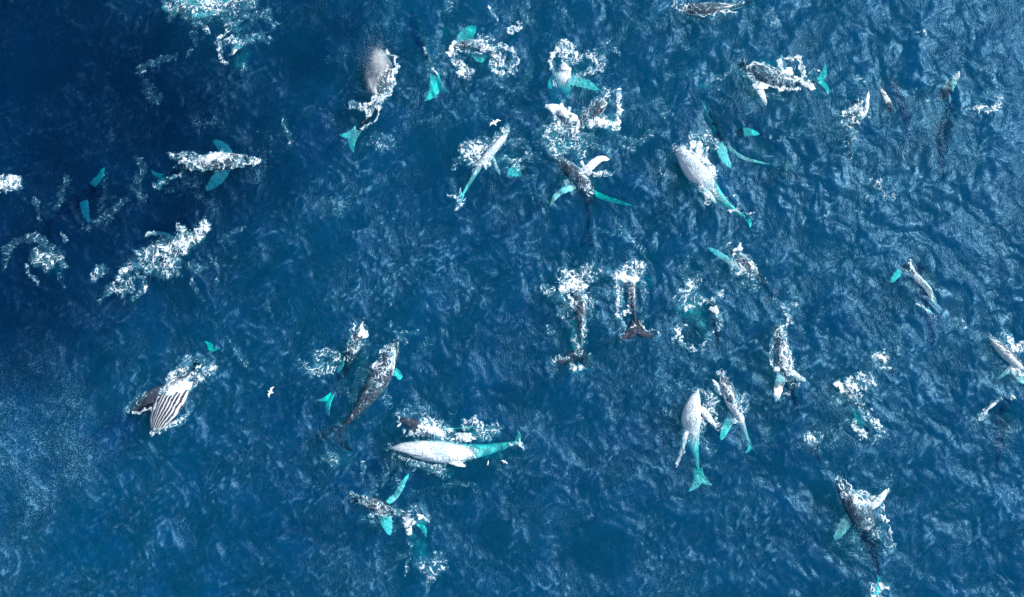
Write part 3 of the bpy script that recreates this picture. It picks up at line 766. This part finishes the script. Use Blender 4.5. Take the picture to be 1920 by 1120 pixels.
foam('curl of foam round the bent white flipper near the top left', [([(450, 40), (430, 55), (414, 72), (410, 90), (416, 112), (424, 120)], 4.5, .72), ([(430, 50), (445, 60)], 9, .45), ([(430, 82), (452, 80)], 7, .8), ([(455, 75), (475, 76)], 6, .5),
     ([(452, 125), (456, 135)], 6, .5), ([(414, 90), (440, 78)], 3, .5)])
foam('faint specks of foam scattered left of the top', [([(262, 140), (275, 122), (300, 118), (330, 108)], 6, .38), ([(278, 160), (282, 185), (300, 185)], 8, .32)])
foam('thick foam mound on the back of the right-heading dark whale', [([(395, 300), (412, 292), (420, 298)], 14, 1.25), ([(375, 302), (395, 300)], 9, 1.0), ([(345, 296), (375, 300)], 9, .72), ([(320, 295), (350, 292)], 6, .6), ([(430, 296)], 5, 1.1), ([(355, 312), (385, 310)], 7, .7),
     ([(290, 350), (315, 338), (340, 325)], 5, .55), ([(262, 300), (270, 320), (258, 350), (272, 372)], 7, .38), ([(445, 306), (470, 306)], 3, .5), ([(440, 314), (470, 308), (484, 303)], 2, .85)])
foam('burst of foam cut by the left edge', [([(4, 342), (22, 340), (32, 346)], 14, .98), ([(0, 350), (20, 350)], 10, .7), ([(66, 372), (76, 390)], 4, .5), ([(72, 395), (80, 408)], 3, .4)])
foam('ring of thin foam strands over pale green water at the left', [([(15, 470), (35, 450), (65, 445), (95, 460), (115, 475), (122, 500)], 7, .45), ([(70, 480), (90, 495), (100, 485)], 13, .62), ([(50, 500), (55, 520), (75, 530)], 3, .55), ([(10, 500), (15, 480)], 6, .4), ([(85, 455), (95, 470)], 8, .45), ([(118, 440), (122, 452)], 3, .6), ([(118, 520), (122, 535)], 5, .35)])
foam('long diagonal foam trail from a bright head down to loose curls', [([(388, 424), (375, 440), (360, 448)], 15, 1.08), ([(345, 436), (340, 428)], 9, .95), ([(352, 452), (325, 470)], 16, .86), ([(310, 468), (285, 485), (320, 500)], 20, .72), ([(268, 480), (300, 470)], 14, .66), ([(262, 500), (232, 510), (225, 522), (235, 532), (250, 526)], 6, .72),
     ([(245, 500), (235, 525)], 10, .55), ([(205, 545), (225, 540), (245, 545)], 7, .65), ([(262, 515), (275, 530), (268, 550), (252, 560)], 3.5, .6), ([(180, 520), (192, 505)], 9, .58), ([(200, 548), (185, 570)], 3, .45), ([(232, 552), (230, 570)], 2.5, .5), ([(272, 436), (290, 440)], 3, .75), ([(355, 495), (372, 505), (390, 498)], 5, .45), ([(360, 520), (372, 545), (380, 565)], 4, .42), ([(398, 485), (415, 510), (405, 535)], 3, .42)])
foam('torn white splash behind the lunging whale', [([(330, 730), (345, 728), (354, 720)], 11, 1.3), ([(312, 730), (328, 726)], 9, 1.0), ([(345, 720), (362, 700), (380, 690)], 8, .95), ([(355, 725), (385, 705), (402, 690)], 8, .66), ([(322, 715), (330, 700), (345, 690)], 7, .75), ([(350, 680), (375, 672), (395, 680)], 6, .5),
     ([(245, 768), (256, 755), (275, 742)], 7, .6), ([(250, 775), (275, 768), (288, 765)], 4, .9), ([(288, 812), (310, 805), (335, 795), (352, 780)], 4, .8), ([(350, 780), (362, 760)], 5, .4)])
foam('white foam edging both sides of the back of the blowing whale', [([(700, 150), (702, 170), (708, 180), (696, 198)], 6, 1.2), ([(690, 200), (692, 215)], 7, 1.2), ([(688, 205), (670, 200), (658, 200)], 5, .7), ([(722, 95), (740, 112), (743, 130), (738, 150), (728, 180)], 5, 1.05), ([(728, 178), (716, 205), (700, 228), (676, 242)], 2.6, 1.0),
     ([(700, 130), (702, 150)], 3, .9), ([(705, 200), (722, 182)], 2, .8), ([(700, 250), (735, 268), (720, 280), (705, 270)], 8, .42), ([(690, 270), (730, 276)], 4, .55)])
foam('thin foam above the turquoise fluke lobes', [([(798, 95), (810, 125), (820, 140)], 3, .62), ([(815, 120), (830, 140)], 4, .5), ([(850, 190), (820, 225), (790, 228)], 3, .38)])
foam('hook of thick foam and round foam ring of the grey whale with square flipper', [([(848, 82), (845, 95), (843, 103)], 7, 1.35), ([(850, 100), (856, 118)], 6, .8), ([(862, 122), (872, 132), (880, 140)], 13, .98), ([(860, 140), (878, 148)], 5, .8), ([(855, 95), (880, 97), (900, 100)], 3, .9),
     ([(880, 90), (900, 78), (915, 72)], 9, .72), ([(905, 92), (925, 98)], 8, 1.0), ([(922, 92), (940, 88), (958, 95), (968, 112), (966, 130), (950, 140), (932, 136), (922, 122)], 4.5, .88), ([(928, 108), (940, 120)], 11, .92), ([(955, 60), (975, 50)], 9, .95), ([(950, 122), (964, 118)], 8, .5), ([(920, 15), (930, 35)], 3, .6), ([(985, 10), (988, 40)], 9, .4)])
foam('round cap of white foam with a smaller ring beside it near the top centre', [([(1035, 130), (1034, 105), (1052, 88), (1072, 88), (1082, 105)], 8, .92), ([(1058, 90), (1068, 110)], 13, .85), ([(1082, 112), (1100, 104), (1120, 112), (1124, 126)], 8, .78), ([(1095, 140), (1112, 132)], 6, .72), ([(1058, 126), (1062, 132)], 9, 1.3), ([(1120, 100), (1128, 110)], 8, .5), ([(1040, 140), (1036, 130)], 5, .6)])
foam('big foam bowl and trail in the upper middle', [([(1032, 203), (1050, 207), (1068, 216)], 9, 1.35), ([(1070, 213), (1080, 228), (1082, 248)], 7, 1.25), ([(1045, 225), (1065, 240), (1050, 260)], 15, .70), ([(1030, 245), (1033, 270), (1045, 285)], 11, .74), ([(1050, 285), (1075, 268), (1090, 285)], 10, .68), ([(1090, 305), (1096, 322)], 6, 1.1), ([(1100, 325), (1120, 328)], 5, 1.0),
     ([(1160, 175), (1163, 205), (1155, 235)], 7, .98), ([(1118, 232), (1150, 238)], 10, 1.05), ([(1100, 205), (1095, 230)], 9, .7), ([(1110, 195), (1135, 180)], 4, .7), ([(1105, 235), (1130, 225)], 7, .8), ([(1090, 265), (1120, 275), (1140, 285)], 6, .55), ([(1130, 325), (1145, 328)], 5, .6), ([(1110, 260), (1080, 260)], 7, .55), ([(1052, 345), (1070, 340)], 8, .4), ([(1100, 165), (1160, 180)], 8, .4)])
foam('foam on the upper left flank of the narrow side-rolled whale and strands to its right', [([(875, 285), (895, 275), (910, 290)], 15, .86), ([(905, 300), (915, 310)], 9, 1.1), ([(885, 300), (905, 285)], 13, .7), ([(930, 260), (952, 245)], 7, .68), ([(905, 260), (925, 270)], 10, .5), ([(960, 265), (985, 270), (995, 295)], 6, .5), ([(945, 295), (955, 302), (968, 300), (985, 288)], 3.5, .75), ([(965, 308), (975, 316)], 4, .8),
     ([(850, 320), (860, 300)], 6, .45), ([(845, 365), (862, 372), (862, 390), (868, 380)], 3, .7), ([(848, 340), (852, 355)], 7, .4)])
foam('dissolving foam and bubbles on the big upturned white belly', [([(1300, 262), (1325, 255), (1335, 275)], 12, .66), ([(1298, 270), (1312, 272), (1306, 288)], 9, 1.15), ([(1315, 290), (1325, 315), (1332, 330)], 12, .82), ([(1285, 285), (1305, 315)], 12, .7), ([(1330, 340), (1342, 365)], 9, .75), ([(1316, 352), (1326, 376)], 6, .7), ([(1365, 398), (1392, 395), (1410, 400)], 3, .9), ([(1378, 370), (1386, 392)], 4, .55)])
foam('thick foam round the speckled back at the upper right', [([(1402, 128), (1410, 118), (1430, 122)], 5, 1.1), ([(1428, 122), (1455, 130), (1470, 138)], 4, 1.0), ([(1462, 118), (1462, 135), (1480, 140)], 9, 1.15), ([(1475, 112), (1498, 108), (1505, 125), (1505, 145)], 7, 1.0), ([(1490, 150), (1515, 158), (1520, 162)], 8, 1.2), ([(1412, 160), (1440, 162), (1465, 168), (1490, 168)], 6.5, 1.05), ([(1405, 135), (1415, 155)], 5, .8), ([(1420, 140), (1450, 150), (1480, 155)], 10, .50),
     ([(1520, 140), (1530, 132)], 2, .7), ([(1390, 135), (1400, 142)], 5, .5)])
foam('white wash along the lower edge of the back at the top edge', [([(1268, 20), (1292, 24), (1310, 29), (1340, 30), (1375, 24)], 2.6, 1.0), ([(1262, 12), (1275, 6)], 3, .6), ([(1355, 9), (1374, 10)], 1.4, .9), ([(1280, 84), (1300, 100)], 8, .36), ([(1440, 20), (1455, 48), (1435, 40)], 9, .42)])
foam('foam knot on the submerged whale beside a slick', [([(1592, 208), (1608, 198), (1615, 212)], 9, 1.0), ([(1568, 212), (1585, 210)], 5, .8), ([(1585, 232), (1600, 245), (1590, 265)], 13, .52), ([(1618, 195), (1625, 220)], 6, .5), ([(1598, 280), (1590, 300)], 8, .42)])
foam('thin broken foam web at the right of centre top', [([(1615, 330), (1640, 350), (1665, 340)], 9, .46), ([(1640, 345), (1650, 375), (1672, 372), (1676, 350)], 5, .6), ([(1625, 375), (1640, 360)], 7, .42), ([(1590, 310), (1612, 330)], 5, .4)])
foam('small broken foam ring at the upper right edge', [([(1830, 205), (1850, 210), (1868, 200), (1872, 182)], 5, .75), ([(1845, 178), (1870, 178)], 6, .5), ([(1825, 185), (1840, 190)], 8, .36), ([(1835, 205), (1858, 208)], 4, .95), ([(1640, 170), (1662, 176), (1668, 200)], 2, .3), ([(1600, 148), (1618, 152)], 3, .8), ([(1655, 170), (1668, 200)], 3, .3), ([(1720, 60), (1730, 62)], 3, .8), ([(1768, 160), (1782, 148), (1798, 138)], 2, .45)])
foam('white splash and torn foam on the diagonal dark whale', [([(1378, 470), (1386, 466)], 7, 1.4), ([(1378, 480), (1392, 500), (1405, 508)], 7, .9), ([(1376, 505), (1400, 515), (1410, 522)], 8, .72), ([(1385, 475), (1405, 485)], 6, .5), ([(1360, 455), (1372, 440)], 7, .45), ([(1395, 530), (1420, 540)], 8, .42), ([(1425, 490), (1450, 500)], 10, .38)])
foam('swirl of foam round a wash of pale turquoise water', [([(1295, 525), (1285, 550), (1290, 575), (1310, 568)], 7, .72), ([(1310, 520), (1300, 535)], 10, .5), ([(1300, 555), (1312, 565)], 9, .55), ([(1325, 565), (1342, 562), (1350, 550)], 5, .85), ([(1337, 580), (1341, 592)], 7, 1.25), ([(1268, 565), (1282, 575)], 8, .6), ([(1270, 620), (1278, 645), (1305, 655), (1322, 645), (1325, 628)], 3.2, .72), ([(1262, 640), (1268, 618), (1285, 612)], 3, .6), ([(1325, 628), (1345, 615)], 4, .6), ([(1350, 600), (1360, 590)], 8, .42)])
foam('big round foam burst above the dark keeled tail stock', [([(1062, 540), (1075, 530), (1092, 535)], 17, 1.02), ([(1060, 520), (1100, 515)], 15, .72), ([(1070, 560), (1072, 580)], 9, .95), ([(1098, 555), (1105, 575)], 11, .62), ([(1020, 542), (1032, 550)], 9, .72), ([(1110, 505), (1130, 512)], 11, .6), ([(1050, 560), (1060, 590)], 10, .5), ([(1095, 600), (1098, 640)], 6, .62), ([(1078, 600), (1080, 635)], 6, .6), ([(1088, 640), (1085, 660)], 8, .6),
     ([(1070, 682), (1078, 692), (1092, 690)], 4, .8), ([(1048, 672), (1065, 672)], 2, .8), ([(1038, 675), (1046, 665)], 2, .7), ([(1028, 612), (1032, 625)], 5, .5), ([(1100, 670), (1108, 690)], 7, .4)])
foam('small foam burst above the tail stock with both flukes spread', [([(1170, 522), (1182, 526), (1192, 522)], 8, 1.4), ([(1165, 515), (1185, 500), (1202, 505)], 13, .86), ([(1155, 520), (1160, 545)], 6, .72), ([(1160, 545), (1160, 590), (1172, 615)], 3.5, .85), ([(1176, 562), (1180, 588)], 3, .95), ([(1205, 530), (1210, 560)], 6, .5), ([(1170, 590), (1184, 585)], 2.5, .8), ([(1207, 560), (1208, 600)], 6, .4), ([(1160, 634), (1175, 616), (1190, 608)], 1.5, .95), ([(1200, 608), (1230, 622), (1232, 632)], 1.5, .95), ([(1145, 512), (1155, 512)], 6, .6)])
foam('loose foam ring left of the two dark-backed whales', [([(575, 690), (600, 700), (625, 690), (630, 665), (605, 662)], 8, .62), ([(565, 685), (580, 695)], 11, .42), ([(595, 668), (600, 690)], 7, .66), ([(625, 660), (635, 668)], 6, .5)])
foam('small white splashes on the heads of the two dark-backed whales', [([(676, 622), (683, 630)], 7, 1.35), ([(703, 690), (714, 680)], 5, 1.25), ([(715, 658), (725, 650)], 3.5, .8), ([(660, 625), (668, 612)], 2.5, .7), ([(736, 670), (732, 690), (722, 692)], 2.5, .75), ([(660, 640), (680, 645)], 8, .42), ([(640, 720), (690, 770)], 6, .3), ([(745, 630), (760, 640)], 5, .45)])
foam('boiling foam mounds round the open jawed head and large white-bellied whale', [([(790, 800), (805, 806), (812, 812)], 10, 1.25), ([(765, 815), (785, 812)], 7, 1.1), ([(800, 790), (818, 795), (830, 815)], 10, .85), ([(750, 780), (750, 800)], 4, 1.0), ([(870, 820), (885, 822)], 10, 1.2), ([(875, 795), (890, 788), (900, 805)], 9, .85), ([(900, 815), (925, 805)], 12, .62), ([(840, 830), (860, 822)], 9, .75), ([(750, 775), (775, 768), (798, 770)], 7, .5), ([(820, 840), (840, 850), (832, 862)], 8, .62), ([(740, 850), (780, 866), (820, 872)], 5, .62), ([(790, 868), (830, 882)], 9, .5), ([(845, 858), (865, 870)], 4, .9), ([(955, 835), (975, 830)], 3, .8), ([(972, 825), (978, 842)], 5, 1.2), ([(830, 800), (850, 815)], 8, .5)])
foam('white splash over the tail of the three-finned dark whale and foam tangle below', [([(764, 970), (770, 985), (766, 995)], 9, 1.1), ([(780, 968), (800, 972)], 5, 1.1), ([(745, 962), (790, 950), (800, 965)], 7, .5), ([(700, 962), (720, 965), (740, 965)], 5, .6), ([(795, 1060), (815, 1070), (825, 1050)], 14, .55), ([(810, 1080), (800, 1090)], 9, .6), ([(765, 1080), (762, 1060), (770, 1020)], 2.5, .5), ([(740, 1045), (765, 1035)], 4, .4), ([(660, 925), (680, 938), (690, 948)], 2, .6), ([(694, 930), (705, 930)], 4, .5)])
foam('torn foam and spray beside the white belly-up whale with hanging turquoise tail', [([(1325, 740), (1335, 750), (1325, 762)], 8, .85), ([(1330, 770), (1322, 785), (1310, 790)], 9, .95), ([(1335, 775), (1345, 800)], 6, .8), ([(1298, 735), (1310, 735)], 5, 1.1), ([(1300, 795), (1312, 805)], 10, .6), ([(1315, 820), (1330, 850)], 8, .42), ([(1284, 815), (1278, 850), (1268, 875)], 2.2, .9), ([(1240, 765), (1262, 775)], 4, .38)])
foam('foam fan across the dark-headed whale with a slender turquoise tail', [([(1370, 755), (1375, 768)], 9, 1.15), ([(1385, 750), (1395, 765)], 10, .66), ([(1355, 720), (1362, 740)], 5, .9), ([(1350, 702), (1362, 700)], 3, .8), ([(1340, 720), (1350, 735)], 3, .7), ([(1382, 780), (1375, 790)], 5, .7)])
foam('foam flecks coating the upright whale and a small tuft above it', [([(1460, 620), (1465, 650), (1468, 680)], 11, .72), ([(1462, 655), (1470, 680), (1480, 690)], 6, 1.15), ([(1450, 692), (1465, 690), (1475, 700)], 6, 1.05), ([(1446, 640), (1445, 680), (1450, 700)], 2, .7), ([(1466, 570), (1474, 585), (1480, 600)], 6, .72), ([(1450, 565), (1470, 568)], 6, .55), ([(1480, 570), (1495, 575)], 3, .5), ([(1455, 605), (1470, 612)], 5, .6), ([(1475, 735), (1470, 750)], 6, .5)])
foam('three-cornered patch of lacy foam at the lower right', [([(1568, 720), (1582, 735)], 9, 1.15), ([(1590, 715), (1615, 705), (1632, 715)], 10, .75), ([(1600, 722), (1620, 728)], 9, .95), ([(1595, 745), (1612, 755), (1612, 770)], 8, .62), ([(1600, 790), (1608, 810), (1620, 820)], 3.5, .78), ([(1620, 780), (1640, 795), (1655, 815), (1645, 820)], 5, .7), ([(1635, 700), (1640, 730), (1638, 760)], 5, .5), ([(1612, 815), (1635, 825)], 5, .6), ([(1560, 750), (1580, 750)], 6, .45), ([(1640, 850), (1638, 880)], 6, .3)])
foam('foam cap on the small dark head right of the three-cornered foam', [([(1642, 668), (1655, 665), (1662, 675)], 7, .8), ([(1650, 690), (1665, 692)], 4, 1.05), ([(1655, 680)], 9, .6)])
foam('white foam on the whale at the right edge', [([(1895, 640), (1905, 655), (1915, 650)], 10, 1.05), ([(1880, 625), (1895, 635)], 4, .7), ([(1870, 628), (1880, 640)], 6, .6), ([(1905, 690), (1912, 700)], 4, .9), ([(1870, 735), (1890, 745), (1898, 740)], 4, .5), ([(1835, 785), (1845, 770), (1866, 752)], 2.5, .75), ([(1870, 780), (1885, 800), (1905, 812)], 2.5, .4)])
foam('white foam on the shoulders of the brownish whale and strands trailing below', [([(1598, 935), (1612, 940), (1628, 945)], 8, 1.2), ([(1600, 925), (1620, 930), (1640, 935)], 5, .85), ([(1570, 898), (1590, 908), (1598, 920)], 2, .95), ([(1610, 955), (1620, 970)], 13, .50), ([(1645, 945), (1655, 935), (1666, 918)], 3, .55), ([(1648, 950), (1660, 980), (1672, 1010)], 2.4, .9), ([(1650, 1000), (1670, 1025), (1660, 1035)], 9, .52), ([(1640, 960), (1655, 985)], 6, .5), ([(1640, 1000), (1660, 1005)], 5, .6),
     ([(1652, 1095), (1660, 1102)], 7, 1.3), ([(1630, 1090), (1635, 1115)], 3.5, .8), ([(1640, 1100), (1650, 1112), (1648, 1120)], 4, .8), ([(1600, 1000), (1610, 1030)], 6, .35)])
foam('small foam ring round the tiny dark snout', [([(1508, 822), (1520, 830), (1530, 826)], 4.5, .85), ([(1508, 818), (1514, 812)], 4, .6), ([(1530, 815), (1542, 822)], 5, .45)])
foam('thin foam threads drifting in open water right of the upper foam bowl', [([(1160, 255), (1200, 270), (1215, 250), (1245, 255)], 4, .5), ([(1165, 270), (1190, 285)], 4, .5), ([(1205, 262), (1230, 248)], 6, .5), ([(1240, 220), (1255, 205)], 5, .45), ([(1235, 190), (1260, 215)], 5, .35), ([(1040, 0), (1060, 20), (1075, 50)], 3, .4), ([(1085, 60), (1105, 62)], 3, .35), ([(1140, 75), (1160, 110)], 2.5, .5)])
foam('pale patch of foam threads above a submerged turquoise glow left of centre', [([(615, 380), (640, 385), (635, 400)], 11, .42), ([(520, 230), (545, 245), (530, 250)], 4, .2), ([(610, 860), (628, 855), (625, 868)], 8, .55), ([(680, 868), (682, 885)], 3, .7), ([(925, 865), (940, 880)], 6, .4)])
foam('slight foam on the long curved pale flipper', [([(1703, 492), (1712, 512)], 2.2, .8), ([(1792, 605), (1803, 612)], 6, .55), ([(1716, 570), (1735, 582), (1750, 592)], 1.6, .7)])
foam('scattered foam freckles at the lower left and middle', [([(430, 640), (455, 670), (468, 695)], 3.5, .42), ([(500, 560), (510, 600)], 2, .35), ([(395, 600), (440, 610)], 4, .25), ([(560, 240), (540, 260)], 3, .25), ([(470, 80), (520, 45)], 4, .4), ([(455, 130), (470, 160)], 7, .25)])

rf = random.Random(5)
WISP = []
for spn, lw in SPINES:
    c0 = spn[10]
    for k in range(4):
        a0 = rf.random() * 6.28; d0 = rf.uniform(2.0, 6.5)
        p0 = Vector((c0[0] + math.cos(a0) * d0, c0[1] + math.sin(a0) * d0, 0)); dr = a0 + rf.uniform(.8, 2.2); pl = [p0]
        for j_ in range(3):
            dr += rf.uniform(-.6, .6); pl.append(pl[-1] + Vector((math.cos(dr), math.sin(dr), 0)) * rf.uniform(.8, 1.8))
        WISP.append(([tuple(v) for v in pl], rf.uniform(4, 9), rf.uniform(.22, .42)))
foam('faint wisps of foam drifting on the open water between the whales', WISP)

def bubbles(label, strokes, z): foam(label, strokes, 'bubble_cloud', M_BUB, z, .3, 0, 'bubbles')
bubbles('pale turquoise cloud of sunken bubbles inside the foam swirl', [([(1300, 575), (1318, 572), (1322, 600)], 15, .95), ([(1280, 580), (1310, 595)], 12, .6), ([(1325, 560), (1330, 620)], 18, .4)], -1.3)
bubbles('green bubble cloud under the strands of foam at the left', [([(75, 490), (90, 500)], 20, .5), ([(50, 470), (80, 460)], 20, .22)], -1.9)
bubbles('green bubble cloud under the foam bowl in the upper middle', [([(1045, 240), (1050, 270), (1090, 260)], 18, .55), ([(1140, 240), (1150, 215)], 14, .5), ([(1090, 290), (1120, 340)], 16, .3)], -1.5)
bubbles('turquoise bubble cloud under the long diagonal foam trail', [([(370, 440), (320, 475), (290, 500)], 20, .6), ([(250, 520), (240, 560)], 14, .35)], -1.4)
bubbles('green bubble cloud behind the large white-bellied whale', [([(790, 800), (840, 815), (920, 815)], 18, .45), ([(900, 850), (940, 855)], 14, .35), ([(790, 875), (840, 882)], 14, .4)], -1.6)
bubbles('green bubble cloud beneath the three-cornered foam', [([(1600, 730), (1612, 760), (1620, 800)], 17, .6)], -1.2)
bubbles('green bubble cloud around the upper right speckled whale', [([(1480, 125), (1450, 115)], 15, .4), ([(1420, 118), (1440, 110)], 11, .4), ([(1535, 140), (1545, 165)], 14, .35)], -1.5)
bubbles('green bubble clouds around the two foam bursts in the centre', [([(1075, 540), (1080, 580), (1088, 690)], 20, .45), ([(1180, 515), (1215, 530)], 17, .4)], -1.7)
bubbles('green bubble clouds below the lower centre foam tangle', [([(775, 1010), (790, 1050)], 17, .45), ([(620, 830), (640, 860)], 22, .3), ([(590, 690), (615, 680)], 17, .4)], -1.8)
bubbles('green bubble cloud under the foam at the top left edge', [([(340, 15), (420, 15), (440, 40)], 18, .35), ([(452, 85), (440, 115)], 17, .45)], -1.8)
bubbles('green bubble clouds near the foam cap at the top centre', [([(1055, 110), (1105, 120)], 18, .35), ([(870, 110), (945, 115)], 16, .3), ([(880, 285), (960, 300)], 24, .3), ([(835, 50), (880, 52)], 14, .3), ([(1325, 150), (1338, 155)], 9, .6)], -1.7)
# ------------------------------------------------------------------ blown mist
def mist():
    m, t = mat('blown_mist'); b = NB(t)
    tc = b.n('ShaderNodeTexCoord').outputs['Object']
    ln = b.n('ShaderNodeVectorMath', operation='LENGTH', ins={0: tc}).outputs['Value']
    nz = b.noise(tc, 1.6, 4, 0.6, 0.5).outputs['Fac']
    d = b.math('MULTIPLY', b.ramp(ln, 0.15, 1.0, 1.0, 0.0), b.ramp(nz, 0.25, 0.75))
    d = b.math('MULTIPLY', b.math('POWER', d, 1.7), 4.0)
    v = b.n('ShaderNodeVolumePrincipled', ins={'Color': (.97, .98, 1, 1), 'Density': d, 'Anisotropy': .1})
    o = b.n('ShaderNodeOutputMaterial'); b.link(v.outputs[0], o.inputs['Volume'])
    n, k = 16, 24; V = []; F = []
    for i in range(n + 1):
        for j in range(k):
            th = math.pi * i / n; ph = 2 * math.pi * j / k
            V.append((math.sin(th) * math.cos(ph), math.sin(th) * math.sin(ph), math.cos(th)))
    for i in range(n):
        for j in range(k):
            F.append((i * k + j, (i + 1) * k + j, (i + 1) * k + (j + 1) % k, i * k + (j + 1) % k))
    for px, py, z, sc_ in ((714, 120, 2.2, (1.56, 2.3, 1.6)), (699, 142, 1.2, (1.5, 3.4, .6))):
        ob = new_mesh('mist', V, F, m)
        ob.location = P(px, py, z); ob.scale = sc_
        tag(ob, 'white puff of mist blown over the head of the dark-backed whale' if sc_[0] > 1.52 else 'thin veil of mist drifting left of the white puff', 'mist', None, 'stuff')
    dr = random.Random(9); V = []; F = []
    for k in range(6400):
        core = k < 3600
        x = dr.gauss(0, .42 if core else .95) + (0 if core else -.5); y = dr.gauss(.1, .75 if core else 1.5); z = abs(dr.gauss(.9, .5)); r = dr.uniform(.02, .042) if core else dr.uniform(.012, .022)
        n0 = len(V)
        V += [(x + r, y, z), (x - r * .5, y + r * .87, z), (x - r * .5, y - r * .87, z), (x, y, z + r * 1.3)]
        F += [(n0, n0 + 1, n0 + 3, n0 + 3), (n0 + 1, n0 + 2, n0 + 3, n0 + 3), (n0 + 2, n0, n0 + 3, n0 + 3)]
    me = bpy.data.meshes.new('spray_droplets'); me.from_pydata(V, [], [q[:3] for q in F]); me.materials.append(simple('spray_water', (.92, .94, .95, 1), .4))
    ob = bpy.data.objects.new('spray_droplets', me); C.objects.link(ob); ob.location = P(712, 122, .55)
    tag(ob, 'fine white spray droplets of the blow over the dark-backed whale', 'spray', None, 'stuff')
mist()

# ------------------------------------------------------------------ seabirds
M_BIRD = simple('white_feathers', (.82, .80, .78, 1), .7)
M_WING = simple('grey_wing_tips', (.12, .12, .13, 1), .7)
def gull(label, px, py, z, head, span=1.5, fold=False):
    """one continuous bird: body, head, tail and two bent wings; head = heading in degrees, counter-clockwise from the right"""
    mb = MB()
    L = span * .48
    rg = []; ag = []
    for u, w_, h_ in ((0, .006, .006), (.05, .02, .02), (.12, .05, .05), (.2, .055, .055), (.28, .05, .05), (.42, .085, .08), (.6, .09, .085), (.78, .06, .05), (.88, .05, .02), (1, .085, .008)):
        a = np.linspace(0, 2 * np.pi, 10, endpoint=False)
        rg.append(np.stack([np.full(10, L * (.5 - u)), np.cos(a) * w_ * span * .8, np.sin(a) * h_ * span * .8], 1)); ag.append([[u, 0, 0, 0]] * 10)
    mb.loft(rg, ag)
    for s in (1, -1):
        rg = []; ag = []
        for u, x, y, z_, c in ((0, .06, .02, .02, .20), (.25, .10, .16, .07, .19), (.45, .12, .26, .09, .17), (.7, .04, .37, .06, .11), (1, -.10, .50, .02, .02)):
            if fold: x, y, z_ = .05 - u * .34, .055 + .03 * u, .05
            a = np.linspace(0, 2 * np.pi, 8, endpoint=False)
            rg.append(np.stack([(x - c / 2) * span + np.cos(a) * c / 2 * span * (.5 if fold else 1), np.full(8, s * y * span), z_ * span + np.sin(a) * .012 * span], 1)); ag.append([[u, 0, 0, 0]] * 8)
        mb.loft(rg, ag)
    V = np.vstack(mb.V); F = np.vstack(mb.F)
    o = new_mesh('seabird', V, F, M_BIRD)
    o.data.materials.append(M_WING)
    o.location = P(px, py, z); o.rotation_euler = (R(12), R(-6), R(head))
    tag(o, label, 'bird', 'white seabirds over the whales')
    return o
gull('white seabird flying over foam above the narrow side-rolled whale', 927, 230, 4, 120, 1.75)
gull('white seabird gliding low over open water right of the lunging whale', 507, 735, 3, 160, 1.5)
gull('pale seabird resting on the water under the turquoise tail of the large white-bellied whale', 915, 868, .18, 80, 1.3, True)
gull('seabird with raised wings settling beside a small splash right of the resting pale one', 946, 866, .5, 60, 1.0)
